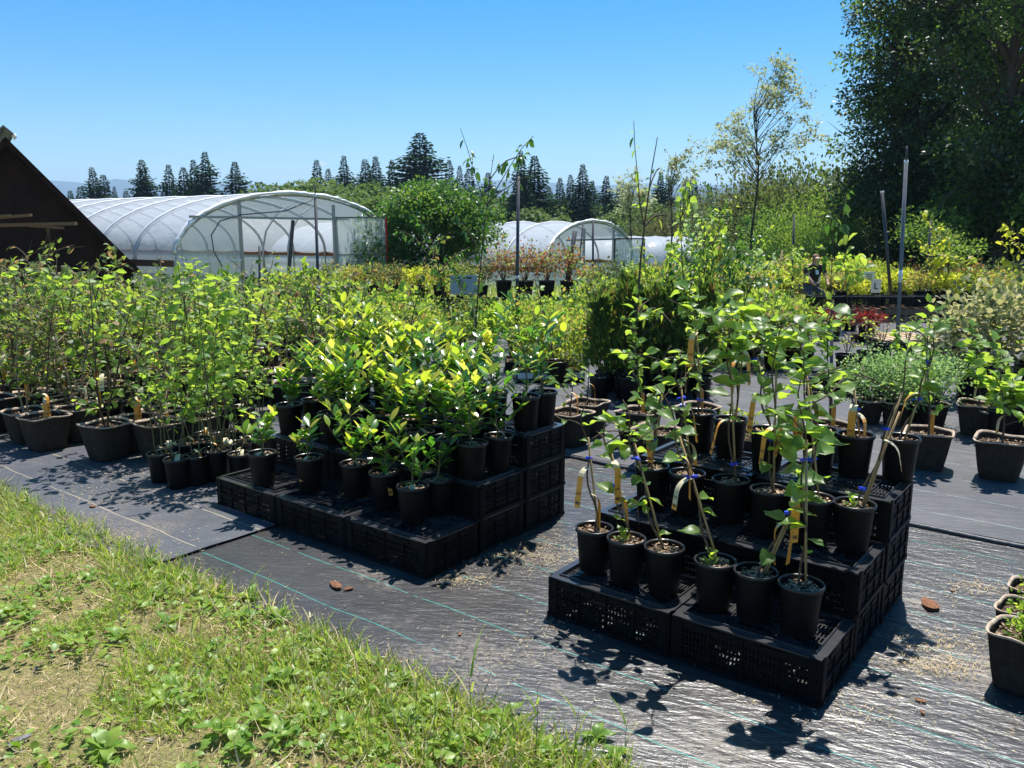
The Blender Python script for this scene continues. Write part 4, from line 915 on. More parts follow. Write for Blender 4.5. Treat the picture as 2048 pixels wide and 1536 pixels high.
# lowest right corner: small-leaved plants in square pots
CR_=[proto('potted_herb','potted plant','',pulp_mesh(.105,.20,40+s),soil_mesh(.09,50+s,True,90,.008),.165,bushy(120+s,.06,.07,130,.022,LM['bright'],M['greenstem'],tmpl=T_MID,clumps=9,stems=5,lw=1.1),extra=[('tag',TAGS[[2,0,2][s]],(-.02,-.01,.24),(0,-.6,3.4))]) for s in range(3)]
for i,(c,l) in enumerate([((2052,1268),'nearest square pulp pot at the lower right edge with small green leaves'),((2056,1210),'square pulp pot with a long hanging tag behind the nearest lower right pot'),((2078,1168),'third square pulp pot at the lower right edge, half out of view')]):
    p=gp(c[0],c[1],.22); p.z=.008; put(CR_[i],p,R(48),l,'square pots at the lower right edge',1.12 if i==0 else 1.)
# variegated shrub in a tall black container on the right
VS=proto('potted_shrub','potted plant','',round_pot_meshes(.17,.34,.15,'pot'),soil_mesh(.16,60,chips=20),.31,bushy(130,.42,.75,1500,.072,LM['variegated'],M['twig'],tmpl=T_MID,clumps=34,stems=14,lw=1.2,pw=.7))
for i,(x,y,s,l) in enumerate([(1945,806,1.0,'large cream-variegated shrub in a tall black pot by the right-hand aisle'),(2060,800,1.05,'large cream-variegated shrub cut by the right edge of the frame')]):
    p=gp(x,y,0); p.z=.036; put(VS,p,i*2.1,l,'variegated shrubs on the right',s)
# feathery cedars behind, in a block
def cedar(seed,H=1.0):
    rg=np.random.default_rng(seed); n=520; z=rg.random(n)**.8*H; r=(.13*(1-z/H)**.5+.03)*rg.random(n)**.4; a=rg.random(n)*6.283
    P=np.stack([r*np.cos(a),r*np.sin(a),z+.04],1); D=np.stack([np.cos(a)*.5,np.sin(a)*.5,np.full(n,1.2)],1)+rv(rg,n)*.25; nr=np.stack([-np.sin(a),np.cos(a),np.zeros(n)],1)+rv(rg,n)*.5
    mb=MB(); mb.tube([(0,0,0),(0.01,0,H*.5),(0,0,H*.95)],[.011,.004],5,cap=False)
    return mb.mesh('stem',M['twig'],True),scatter('foliage',T_SPRAY,P,D,nr,.085*rg.uniform(.6,1.4,n),1.0,LM['arbor'])
CD=[proto('potted_cedar','potted plant','',POT2,SOIL2[0],.19,cedar(s,[.72,.85][s])) for s in range(2)]
k=0
for r in range(3):
    for c in range(6):
        p=Vector((.90+c*.20+r*.06+rng.uniform(-.04,.04),8.2+r*.33+rng.uniform(-.05,.05),.036)); put(CD[k%2],p,rng.random()*6,f'dark feathery cedar, {ordn(c)} from the left, {["front","middle","back"][r]} line of the cedar block','dark feathery cedars in a block behind the crates',rng.uniform(.85,1.1)); k+=1
# trays of small feathery greens left of the cedars
def tray(label,loc,w,d,h,rz,mat,mat2,lm,H,leaf,n,cat='tray of plants',seed=0,grp=None):
    t=thing('plant_tray',label,cat,loc,rz,grp); mb=MB(); 
    for (cx,cy,dx,dy) in ((0,-d/2,w,.02),(0,d/2,w,.02),(-w/2,0,.02,d-.02),(w/2,0,.02,d-.02)): mb.box((cx,cy,h/2),(dx,dy,h))
    mb.obj('tray',mat,t); mb=MB(); mb.box((0,0,h*.4),(w-.02,d-.02,h*.75)); mb.obj('soil',M['soil'],t)
    if mat2: mb=MB(); mb.box((0,-d/2-.013,h*.62),(w*.98,.006,h*.5)); mb.obj('label_band',mat2,t)
    rg=np.random.default_rng(seed); cl=max(8,int(w*d*90)); cx=rg.uniform(-w/2,w/2,cl); cy=rg.uniform(-d/2,d/2,cl); ch=H*rg.uniform(.6,1.05,cl); kk=rg.integers(0,cl,n); tt=rg.random(n)
    P=np.stack([cx[kk]+rg.normal(size=n)*.035*(1.2-tt*.5),cy[kk]+rg.normal(size=n)*.035,h+ch[kk]*tt],1); D=rv(rg,n)*.6+np.array([0,0,.7]); nr=np.array([0,0,1])+rv(rg,n)*.6
    mesh_obj('foliage',scatter('foliage',T_TINY,P,D,nr,leaf*rg.uniform(.6,1.3,n),1.1,lm),t,kind='stuff')
    mb=MB()
    for i in range(cl): mb.tube([(cx[i],cy[i],h*.8),(cx[i]*1.02,cy[i]*1.02,h+ch[i]*.9)],[.004,.0015],3,cap=False)
    mb.obj('stem',M['greenstem'],t,kind='stuff'); return t
tray('white and black tray of feathery green seedlings left of the cedar block',(.42,9.3,.036),.75,.45,.13,.05,M['black'],M['white'],LM['lime'],.75,.05,1500,seed=1)
tray('dark tray of feathery green seedlings with orange tags, behind the white-banded tray',(.35,9.95,.036),.85,.5,.13,0,M['black'],None,LM['lime'],.85,.05,1500,seed=2)
tray('low tray of yellow-green seedlings seen through the vines on the top crate step',(1.75,6.4,.036),.55,.32,.08,R(-38),M['black'],None,LM['lime'],.20,.035,380,seed=3)
# ---------------------------------------------------------------- beds of potted shrubs farther back
def shrub_protos(pref,lmn,rx,rz,n,leaf,pot=POT3,cnt=2,cl=16,tmpl=T_TINY,name='potted_shrub'):
    return [proto(name,'potted plant','',pot,None,.24 if pot is POT3 else .18,bushy(500+len(pref)*7+i,rx,rz,n,leaf,LM[lmn],M['twig'],clumps=cl,tmpl=tmpl,lw=1.2)) for i in range(cnt)]
SP={'yellow-green':shrub_protos('yg','yellowish',.26,.40,520,.06),'lime':shrub_protos('lime','lime',.26,.42,520,.06),'dull green':shrub_protos('dull','dull',.27,.46,560,.055),'golden':shrub_protos('gold','golden',.30,.34,620,.07,cl=14),
 'rust-red':shrub_protos('rustred','rustleaf',.25,.55,520,.05),'olive':shrub_protos('olive','olive',.3,.5,560,.06),'mid-green':shrub_protos('mid','sapling',.28,.5,560,.06),'crimson':shrub_protos('crim','redleaf',.28,.22,420,.06),'grey-green cream':shrub_protos('vari','variegated',.28,.34,520,.06),'bright green':shrub_protos('brig','bright',.28,.55,520,.075)}
def bed(x0,x1,Y0,Y1,nc,nr,kinds,name,group,zb=0.036,sc=(.85,1.15),slope=0,jit=.1):
    for r in range(nr):
        for c in range(nc):
            x=x0+(x1-x0)*(c+.5)/nc+rng.uniform(-jit,jit)+slope*r; Y=Y0+(Y1-Y0)*(r+.5)/nr+rng.uniform(-jit,jit); kd=kinds[rng.randrange(len(kinds))] if not callable(kinds) else kinds(c/nc,r/nr)
            pxx=1024+1650*x/(.983*Y+.3)
            if (1566<pxx<1684 and 15<Y<20.2) or (1722<pxx<1788 and 14.5<Y<19.6): continue
            s=rng.uniform(*sc)*1.12; put(rng.choice(SP[kd]),(x,Y,zb+(terrain(x,Y) if Y>17 else 0)),rng.random()*6,f'{kd} shrub, {ordn(c)} from left, {ordn(r)} line of {name}',group,s)
bed(-5.6,-1.3,10.2,13.4,9,4,['yellow-green','dull green','mid-green','lime','bright green'],'the mixed bed behind the square pots','potted shrubs behind the square pots',sc=(.75,1.0))
bed(-1.5,1.3,10.6,13.6,6,4,['yellow-green','lime','mid-green','bright green','bright green'],'the bed behind the citrus crates','potted shrubs behind the citrus crates',sc=(.6,.8))
bed(-9.5,-5.6,10.5,13.5,6,2,['dull green','mid-green','bright green','bright green'],'the bed before the rusty shed','potted shrubs before the shed',sc=(.9,1.2))
bed(-5.2,-.8,17.5,20.5,8,2,['yellow-green','lime','dull green','yellow-green'],'the bed before the largest greenhouse','potted shrubs before the largest greenhouse')
# plants on the long row of black crates at 16 m
zt=.036+.39
TB=[]
for c in range(12):
    for lev in range(2):
        p=Vector((-3.3+c*.615+.04*math.sin(c*3),16.0+.05*math.sin(c*2.3+lev),.036+.19*lev)); crate(p,R(rng.uniform(-2,2)),f'black crate, {ordn(c)} from the left, {["lower","upper"][lev]} course of the long crate row','long row of crates before the round tree')
for c in range(17):
    kd=['yellow-green','dull green','dull green','golden','yellow-green','mid-green','dull green','rust-red','rust-red','rust-red','rust-red','yellow-green','olive','lime','yellow-green','lime','mid-green'][c]
    put(SP[kd][c%2],(-3.1+c*.42,16.2+rng.uniform(-.05,.05),zt),rng.random()*6,f'{kd} shrub on the long row of black crates, {ordn(c)} from the left','shrubs on the long row of crates',.9 if kd!='rust-red' else 1.25)
# golden carpet right of centre
put_k=lambda u,v:['golden','lime','yellow-green'][min(2,int((u+rng.random()*.9)*1.6))]
bed(1.2,3.9,12.6,14.8,6,4,lambda u,v:'golden' if u<.75 and v>.2 else 'mid-green','the golden bed right of the cedars','golden shrubs right of the cedars',sc=(.95,1.2))
bed(4.4,9.4,18.2,24.5,10,6,lambda u,v:rng.choice(['lime','golden','yellow-green','lime','lime']),'the lime bed before the thicket','shrubs before the right-hand thicket',sc=(.65,1.3))
bed(2.6,5.0,15.5,18,5,3,['mid-green','lime','bright green','yellow-green'],'the green bed beside the lime','green shrubs left of the lime bed',sc=(.9,1.3))
bed(9.3,13.0,15.6,20.5,6,4,lambda u,v:rng.choice(['lime','yellow-green','rust-red','yellow-green','olive','lime']) if u<.6 else rng.choice(['yellow-green','grey-green cream','lime']),'the mixed bed under the dark trees','shrubs under the dark trees',sc=(.85,1.15))
bed(2.3,3.7,9.8,11.2,4,3,['mid-green','mid-green','bright green'],'the leafy bed behind the tall vines','leafy shrubs behind the tall vines',sc=(.7,.95))
# low pallet tables on the right with crates
def pallet(loc,w,d,h,rz,label,mat,grp=None):
    t=thing('pallet',label,'pallet',loc,rz,grp)
    for k in range(3): mb=MB(); mb.box((0,-d/2+.04+(d-.08)*k/2,h*.4),(w,.08,h*.78)); mb.obj('runner',M['black'] if mat is M['black'] else M['wood'],t)
    n=7
    for k in range(n): mb=MB(); mb.box((-w/2+.06+(w-.12)*k/(n-1),0,h*.8+.011),(.10,d,.02)); mb.obj('slat',mat,t)
    return t
pallet((5.75,12.25,.036),.95,.9,.13,.12,'sunlit pale wooden pallet lying on the fabric right of the red maple',M['palewood'],'pallets on the right')
for i,(x,Y,w) in enumerate([(6.2,15.6,1.2),(7.5,15.7,1.2),(8.8,15.8,1.2),(4.9,15.5,1.1)]):
    for q in range(2): pallet((x,Y,.036+.14*q),w,.9,.13,R(rng.uniform(-3,3)),f'weathered pallet, {["lower","upper"][q]} of the {ordn(i)} pair under the right-hand crate row',M['wood'],'pallets on the right')
for c in range(6):
    crate(Vector((5.6+c*.64,15.35+.03*math.sin(c*5),.32)),R(rng.uniform(-3,3)),f'black crate on the right-hand pallets, {ordn(c)} from the left','crates on the right-hand pallets')
for c in (1,4,5,6,7):
    put(SP[['lime','yellow-green','lime','rust-red','yellow-green','golden','lime','yellow-green'][c]][c%2],(5.8+c*.5,15.85,.34),rng.random()*6,f'shrub standing on the right-hand pallets behind the crates, {ordn(c)} from the left','shrubs on the right-hand pallets',.9)
for i,(x,Y) in enumerate([(4.95,12.9),(5.4,12.5)]): put(SP['crimson'][i],(x,Y,.036),i*2,f'crimson cut-leaf maple, {["left","right"][i]} one of the pair beside the sunlit pallet','crimson maples',.95)
put(SP['crimson'][0],(6.9,11.8,.036),1.,'small crimson maple right of the tall grey pole','crimson maples',.9)
# dark flat crates and trays on the aisle behind the vines
for i,(x,Y,rz) in enumerate([(3.05,8.4,-20),(3.7,8.25,-20),(4.6,9.6,-8),(5.3,9.7,-4),(5.2,8.75,-12)]):
    crate(Vector((x,Y,.036)),R(rz),f'low black crate on the aisle behind the vines, {ordn(i)} from the left','crates on the aisle behind the vines')
for i,(x,Y) in enumerate([(3.9,9.5),(4.25,9.75),(4.7,10.4),(5.1,10.55),(5.6,10.5)]):
    put(proto('potted_shrub','potted plant','',POT3,None,.24,grow(700+i,.42,5,.35,3,.2,[26,30,20,24,30][i],.05,LM['lime'],M['paletwig'],low=.4)) ,(x,Y,.036),i,f'nearly leafless shrub on the aisle before the crimson maples, {ordn(i)} from the left','twiggy shrubs on the aisle',1.)
# black pots in line behind the left saplings
for c in range(13):
    p=Vector((-5.3+c*.34,9.7+.1*math.sin(c*2.2),.036)); 
    if c==0: pot_only=proto('potted_shrub','potted plant','',POT3,soil_mesh(.12,77,chips=10),.22,grow(720,.5,2,.2,5,.25,90,.055,LM['sapling'],M['twig'],low=.3))
    put(pot_only,p,c*1.3,f'small shrub, {ordn(c)} from the left in the line of wide black pots','line of black pots behind the square ones',1.1)
# ---------------------------------------------------------------- tall whips
def whip(foot,tip,Yf,label,seed,nleaf,leaf,lm,nbr=5,blen=.35,pot=True,droop=.5,low=.35,thick=.011,Yt=None,cat='young tree',group='slender young trees'):
    p=Vector(foot); t=at(tip[0],tip[1],Yt or p.y)-p; root=thing('young_tree',label,cat,p,0,group)
    if pot: mesh_obj('pot',POT3,root); mesh_obj('soil',SOIL2[0],root,loc=(0,0,.22)).scale=(1.25,1.25,1)
    st,lf=grow(seed,1.0,1,.0,nbr,blen,nleaf,leaf,lm,M['twig'],tmpl=T_MID,lw=1.05,droop=droop,low=low,up=.5,thick=thick)
    # shear the upright growth so that it ends at the tip
    for me in (st,lf):
        co=np.zeros(len(me.vertices)*3,np.float32); me.vertices.foreach_get('co',co); co=co.reshape(-1,3); z=co[:,2].copy()
        H=t.z; k=np.clip(z,0,None)
        co[:,0]+=t.x*k; co[:,1]+=t.y*k; 
        co[:,2]=z*H; me.vertices.foreach_set('co',co.ravel()); me.update()
    mesh_obj('stem',st,root); mesh_obj('foliage',lf,root,kind='stuff'); return root
whip((1.18,8.0,.036),(1300,268),0,'tallest slender whip, leaning right, between the two crate stacks and before the cedars',801,46,.055,LM['bright'],6,.55,low=.35,thick=.016)
whip((-.42,8.6,.036),(972,296),0,'slender pear whip with drooping leaves rising above the round tree',802,150,.06,LM['hazel'],9,.5,low=.25)
whip((-.75,8.9,.036),(905,470),0,'bushy pear sapling behind the citrus crates, left of the tall pear whip',803,220,.055,LM['hazel'],9,.5,low=.25)
whip((-1.25,9.1,.036),(840,490),0,'branching pear sapling before the round tree',804,150,.055,LM['sapling'],8,.55,low=.3)
whip((-1.9,9.1,.036),(733,520),0,'thin upright sapling before the greenhouse door',805,60,.05,LM['hazel'],3,.2,low=.4)
whip((.5,9.0,.036),(1100,560),0,'bare-branched sapling beside the dark tall pole',806,80,.05,LM['dull'],7,.4,low=.4)
whip((1.9,8.7,.036),(1372,392),0,'slender sapling with drooping tips rising over the tall vines',807,150,.07,LM['bright'],8,.4,low=.35)
whip((2.1,9.1,.036),(1420,430),0,'leafy sapling just right of the drooping-tipped sapling',808,170,.07,LM['bright'],8,.4,low=.3)
whip((1.65,9.3,.036),(1335,520),0,'leafy sapling behind the cedar block',809,200,.065,LM['hazel'],8,.4,low=.2)
whip((2.6,10.5,.036),(1480,470),0,'broad leafy sapling behind the golden bed',810,200,.07,LM['hazel'],9,.45,low=.25)
whip((5.0,12.8,.036),(1648,385),0,'dark thin magnolia with a few large leaves before the thicket',811,22,.12,LM['hazel'],4,.3,low=.62)
whip((5.75,14.0,.036),(1690,500),0,'young fig-like tree with a tuft of large leaves, right of the person',812,60,.16,LM['bright'],8,.5,low=.7,droop=.1)
whip((8.1,16.2,.3),(1880,450),0,'yellow-leaved young tree with tiered tufts under the dark trees',813,110,.11,LM['golden'],7,.4,low=.35,droop=.2)
whip((8.8,16.0,.3),(1935,520),0,'leafy lime young tree in the mixed bed under the dark trees',814,140,.12,LM['lime'],7,.5,low=.3,droop=.2)
whip((9.6,15.5,.3),(2035,455),0,'yellow-leaved young tree by the right edge of the frame',815,110,.10,LM['golden'],9,.6,low=.35,droop=.4)
whip((3.55,7.4,.036),(1835,655),0,'narrow-leaved young tree beside the tall grey pole',816,130,.07,LM['bright'],7,.22,low=.45,droop=.9)
whip((3.95,6.45,.036),(2052,640),0,'dark-stemmed young tree at the right edge before the variegated shrubs',817,40,.06,LM['bright'],5,.25,low=.3)
whip((-3.4,9.2,.036),(365,512),0,'bright big-leaved sapling rising before the largest greenhouse',818,80,.10,LM['bright'],7,.35,low=.45)
whip((-2.2,9.4,.036),(620,520),0,'bright leafy sapling before the greenhouse doorway',819,120,.085,LM['bright'],8,.4,low=.35)
whip((-2.9,8.6,.036),(480,560),0,'bright arching sapling before the largest greenhouse end wall',820,140,.085,LM['bright'],9,.45,low=.35)
whip((-4.9,9.4,.036),(232,505),0,'sapling with a dense leafy top before the right slope of the rusty shed',821,110,.07,LM['sapling'],7,.3,low=.45)
whip((-5.6,8.9,.036),(65,480),0,'tall thin sapling with pale bare tips before the rusty shed',822,60,.05,LM['sapling'],10,.5,low=.35)
whip((-6.0,9.2,.036),(118,470),0,'bare-tipped whip before the rusty shed',823,50,.045,LM['sapling'],8,.4,low=.4)
for i,(x,Y,tx,ty) in enumerate([(-6.3,8.6,20,520),(-5.0,7.8,60,560),(-4.4,7.9,130,545),(-3.9,8.3,190,560),(-3.3,7.9,260,560),(-2.6,7.8,330,575),(-2.2,7.7,420,545),(-1.6,7.6,560,560),(-1.2,8.2,600,580),(-.9,7.8,680,560)]):
    whip((x,Y,.036),(tx,ty),0,f'many-leaved sapling, {ordn(i)} from the left behind the square pots',840+i,[150,110,190][i%3],.05,[LM['sapling'],LM['bright'],LM['dull']][i%3],13,.45,low=.18,group='many-leaved saplings behind the square pots')
rw3=random.Random(31)
for i,(px,py,Y) in enumerate([(1345,470,11.5),(1378,440,12.5),(1402,455,11.8),(1445,440,13.2),(1462,475,12.0),(1510,470,14.5),(1540,500,13.5),(1575,490,15.2),(1425,500,11.4),(1310,500,12.2),(1255,520,13.5),(1200,540,13.0),(1220,560,12.0),(1493,520,12.6),(1560,540,12.8),(1140,560,12.5),(1085,575,12.0)]):
    q=at(px+rw3.uniform(-12,12),600,Y); whip((q.x,Y,.036),(px,py),0,f'full leafy sapling, {ordn(i)} of those standing behind the cedars and the tall vines',870+i,[230,190,260][i%3],[.075,.095,.06][i%3],[LM['bright'],LM['mint'],LM['bright'],LM['hazel'],LM['lime']][i%5],12,.5,low=.15,group='full leafy saplings behind the vines')
# ---------------------------------------------------------------- poles
def pole(top,foot,r,label,mats,bands=(),thin=0,lean=0,group='tall poles standing among the plants'):
    f=Vector(foot); t=at(top[0],top[1],f.y)-f; g=thing('pole',label,'pole',f,0,group)
    mb=MB(); e=t*(1-thin); mb.tube([(0,0,0),e],r,8); mb.obj('post',mats,g,True)
    if thin: mb=MB(); mb.tube([e*.995,t],r*.45,6); mb.obj('tip_rod',M['darkpole'],g,True)
    for a,b in bands: mb=MB(); mb.tube([t*a,t*b],r*1.12,8); mb.obj('tape_band',M['white'],g,True)
pole((1814,292),(3.9,8.25,.036),.019,'thick grey pole with a white band near its top, before the dark trees',M['greypole'],[(.93,.945),(.47,.52)],.05)
pole((1037,352),(.05,10.1,.036),.020,'dark pole with white tape halfway, left of the tallest whip',M['darkpole'],[(.475,.49)],.0)
pole((630,368),(-2.35,10.0,.036),.018,'dark pole with a thin tip and tape, before the largest greenhouse',M['darkpole'],[(.93,.95),(.44,.455)],.07)
pole((1764,382),(7.62,16.5,.036),.034,'leaning dark pole with a white cap before the dark trees',M['darkpole'],[(.985,1.0)])
pole((1150,462),(1.0,16.5,.036),.045,'dark pole leaning right in front of the middle greenhouse',M['darkpole'])
pole((1186,440),(1.7,17.3,.036),.022,'thin dark pole before the middle greenhouse doorway',M['darkpole'])
pole((1166,445),(1.4,18.3,.036),.018,'thinnest dark pole left of the middle greenhouse doorway',M['darkpole'])
pole((519,492),(-4.6,15,.036),.022,'short dark stake before the largest greenhouse doorway',M['darkpole'])
pole((1588,430),(5.6,16.5,.036),.022,'thin dark stake in the lime bed',M['darkpole'])
pole((1862,440),(8.5,17,.036),.025,'dark stake beside the yellow-leaved tree',M['darkpole'])
pole((1565,500),(6.0,19,.0),.02,'short wooden stake in the lime bed',M['bamboo'])
pole((1664,655),(2.62,6.6,.036),.014,'dark stake rising behind the vine crates',M['darkpole'])
pole((1240,690),(1.35,10.2,.036),.014,'dark stake beside the cedar block',M['darkpole'])
# ---------------------------------------------------------------- signs
def letter_sign(p,w,h,ch,label):
    g=thing('sign',label,'sign',p,R(rng.uniform(-6,6)),'white letter signs among the shrubs'); mb=MB(); mb.box((0,0,h/2+.3),(w,.012,h)); mb.obj('board',M['white'],g); mb=MB(); mb.tube([(0,.02,-.3),(0,.02,h+.3)],.012,5); mb.obj('stake',M['wood'],g)
    mb=MB(); z=.3; s=h*.28; y=-.010
    if ch=='L': mb.box((-s*.35,y,z+h*.5),(s*.28,.006,s*1.7)); mb.box((s*.16,y,z+h*.5-s*.72),(s*.72,.006,s*.26))
    if ch=='O': mb.tube([(math.cos(a*math.pi/8)*s*.5,y,z+h*.5+math.sin(a*math.pi/8)*s*.75) for a in range(17)],.018,5)
    if ch=='K': mb.box((-s*.35,y,z+h*.5),(s*.25,.006,s*1.7)); mb.bar((-s*.2,y,z+h*.5),(s*.5,y,z+h*.5+s*.8),.006,s*.25); mb.bar((-s*.2,y,z+h*.5),(s*.5,y,z+h*.5-s*.8),.006,s*.25)
    if ch=='W':
        for k in range(3): mb.box((0,y,z+h*(.25+.22*k)),(w*.5,.005,h*.07))
    mb.obj('letter',M['black'],g)
p=at(1752,574,17.5); letter_sign((p.x,p.y,p.z-.42),.20,.28,'L','white sign with a black letter L left of the thick grey pole')
p=at(1738,552,19); letter_sign((p.x,p.y,p.z-.42),.26,.22,'W','white lettered sign just behind the L sign')
p=at(1632,560,20); letter_sign((p.x,p.y,p.z-.42),.20,.25,'O','white sign with a black letter O below the bent person')
p=at(1978,590,16); letter_sign((p.x,p.y,p.z-.42),.075,.26,'','narrow white marker under the dark trees at the right')
g=thing('poster_sign','plastic-covered plant poster with a reddish picture, before the round tree','sign',at(928,587,15.4),.1); mb=MB(); mb.box((0,0,.16),(.50,.012,.36)); mb.obj('board',plain('glossy_poster',(.42,.44,.45),.5,(.3,.34,.36),5),g)
mb=MB(); mb.lathe([(0,0),(.075,0),(.07,.004)],10,(0,0,0)); me=mb.mesh('picture',plain('poster_picture',(.40,.2,.15),.3,(.2,.25,.2),14)); o=mesh_obj('picture',me,g,loc=(-.02,-.010,.14)); o.rotation_euler=(R(90),0,0); o.scale=(1,1.3,1)
mb=MB(); mb.box((.02,-.008,.29),(.25,.004,.03)); mb.obj('heading',M['pulp'],g); mb=MB(); mb.tube([(0,.02,-.6),(0,.02,.3)],.012,5); mb.obj('stake',M['wood'],g)
# the person among the plants, bending over a bench
pp=at(1615,600,19.3); root=thing('person','person in a black printed T-shirt, fair hair tied back, bending among the lime shrubs','person',(pp.x,pp.y,-.02),R(15)); root.scale=(1.1,1.1,1.1)
def skin(name,verts,edges,radii,mat,parent,sub=2):
    me=bpy.data.meshes.new(name); me.from_pydata(verts,edges,[]); me.materials.append(mat); o=mesh_obj(name,me,parent); o.modifiers.new('s','SKIN'); 
    for i,r in enumerate(radii): o.data.skin_vertices[0].data[i].radius=(r,r*.85) if not isinstance(r,tuple) else r
    o.data.skin_vertices[0].data[0].use_root=True; m=o.modifiers.new('u','SUBSURF'); m.levels=sub; m.render_levels=sub; return o
# kneeling, torso tipped forward and hands at the pots
bv=[(0,0,.42),(0,-.06,.60),(0,-.14,.80),(0,-.20,.90),(0,-.25,.965),(0,-.29,1.03),(-.17,-.16,.83),(-.23,-.28,.62),(-.17,-.42,.50),(-.15,-.48,.48),(.17,-.16,.83),(.24,-.27,.62),(.17,-.42,.48),(.15,-.48,.46),(-.11,0,.38),(-.13,-.36,.26),(-.12,-.05,.06),(-.12,.08,.05),(.11,0,.38),(.13,-.36,.26),(.12,-.05,.06),(.12,.08,.05)]
be=[(0,1),(1,2),(2,3),(3,4),(4,5),(2,6),(6,7),(7,8),(8,9),(2,10),(10,11),(11,12),(12,13),(0,14),(14,15),(15,16),(16,17),(0,18),(18,19),(19,20),(20,21)]
skin('body',bv,be,[(.14,.11),(.14,.11),(.16,.11),.055,.06,.085,.06,.045,.035,.03,.06,.045,.035,.03,.085,.07,.05,.04,.085,.07,.05,.04],M['skin'],root)
skin('shirt',[(0,0,.44),(0,-.06,.60),(0,-.14,.80),(0,-.18,.865),(-.18,-.17,.82),(-.22,-.25,.68),(.18,-.17,.82),(.225,-.245,.68)],[(0,1),(1,2),(2,3),(2,4),(4,5),(2,6),(6,7)],[(.155,.13),(.155,.13),(.175,.125),.075,.075,.062,.075,.062],M['shirt'],root)
skin('trousers',[(0,0,.42),(-.11,0,.38),(-.13,-.36,.26),(-.12,-.07,.07),(.11,0,.38),(.13,-.36,.26),(.12,-.07,.07)],[(0,1),(1,2),(2,3),(0,4),(4,5),(5,6)],[(.155,.13),.1,.085,.062,.1,.085,.062],M['jeans'],root)
skin('hair',[(0,-.24,1.06),(0,-.17,1.03),(0,-.13,.96),(.02,-.10,.86)],[(0,1),(1,2),(2,3)],[.095,.075,.035,.02],M['hair'],root)
mb=MB(); mb.box((0,-.27,.72),(.07,.01,.09),mat=Matrix.Rotation(R(-20),3,'X')); mb.obj('shirt_print',M['white'],root)
# ---------------------------------------------------------------- trees
def limb_tree(seed,H,clumps,nleaf,leaf,lmat,bmat,tr=.14,tmpl=T_TINY,lw=1.2,sig=.5,flat=.6,fork=.25,droop=0.,updir=.0,sparse=False,lmat2=None,p2=.0):
    """trunk, limbs reaching to every clump, leaves gathered about the clumps and their twigs"""
    rng=random.Random(seed); rg=np.random.default_rng(seed); mb=MB(); n=10
    trunk=[Vector((.02*H*math.sin(i*.9+seed)*(i/n),.02*H*math.cos(i*1.1+seed)*(i/n),H*.9*i/n)) for i in range(n+1)]
    mb.tube(trunk,[tr*(1-.85*i/n) for i in range(n+1)],7,cap=False)
    TW=[]; 
    for c in clumps:
        c=Vector(c[:3]); zr=max(fork*H,min(c.z*.8,c.z-Vector((c.x,c.y,0)).length*.8)); i=min(n-1,int(zr/(H*.9)*n)); s=trunk[i].lerp(trunk[i+1],min(1,max(0,zr/(H*.9)*n-i))); m=s.lerp(c,.5)+Vector((rng.uniform(-.05,.05),rng.uniform(-.05,.05),.04))*H
        pts=[s,s.lerp(m,.6),m,m.lerp(c,.6)+Vector((0,0,.02*H)),c]; mb.tube(pts,[tr*.32,tr*.24,tr*.16,tr*.1,tr*.05],4,cap=False)
        for k in range(4): 
            e=c+Vector((rng.gauss(0,sig*.8),rng.gauss(0,sig*.8),rng.gauss(0,sig*.5))); mb.tube([m.lerp(c,.5),e.lerp(c,.4),e],[tr*.07,tr*.05,tr*.02],3,cap=False); TW.append((c,e))
    w=np.array([ (c[3] if len(c)>3 else 1) for c in clumps],float); w/=w.sum()
    k=rg.choice(len(clumps),nleaf,p=w); C=np.array([c[:3] for c in clumps]); sc=np.array([(c[4] if len(c)>4 else 1)*sig for c in clumps])
    off=rv(rg,nleaf); off=unit(off)*(rg.random((nleaf,1))**.45)*1.5; off[:,2]*=flat; P=C[k]+off*sc[k][:,None]
    if sparse:
        ti=rg.integers(0,len(TW),nleaf); t=rg.random((nleaf,1))*1.1; A=np.array([a for a,b in TW]); B=np.array([b for a,b in TW]); P=A[ti]+(B[ti]-A[ti])*t+rv(rg,nleaf)*sig*.16
    D=off*.7+rv(rg,nleaf)*.6+np.array([0,0,updir-droop]); nr=np.array([0,0,1.])+rv(rg,nleaf)*.6
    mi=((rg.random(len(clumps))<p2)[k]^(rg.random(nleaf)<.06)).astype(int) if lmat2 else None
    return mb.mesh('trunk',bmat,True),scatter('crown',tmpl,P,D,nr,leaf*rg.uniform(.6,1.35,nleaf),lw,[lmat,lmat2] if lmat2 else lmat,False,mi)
def tree_thing(loc,label,cat,meshes,group=None,rz=0,scale=1.,name='tree',thingname='tree'):
    t=thing(thingname,label,cat,loc,rz,group); mesh_obj('trunk',meshes[0],t); mesh_obj('crown',meshes[1],t,kind='stuff'); t.scale=(scale,)*3 if not isinstance(scale,tuple) else scale; return t
def ell(rng,n,cx,cy,cz,rx,ry,rz,w=1,s=1,shell=.55):
    out=[]
    for _ in range(n):
        v=Vector((rng.gauss(0,1),rng.gauss(0,1),rng.gauss(0,1))).normalized()*(shell+(1-shell)*rng.random()); out.append((cx+v.x*rx,cy+v.y*ry,cz+v.z*rz,w,s))
    return out
rg_=random.Random(11)
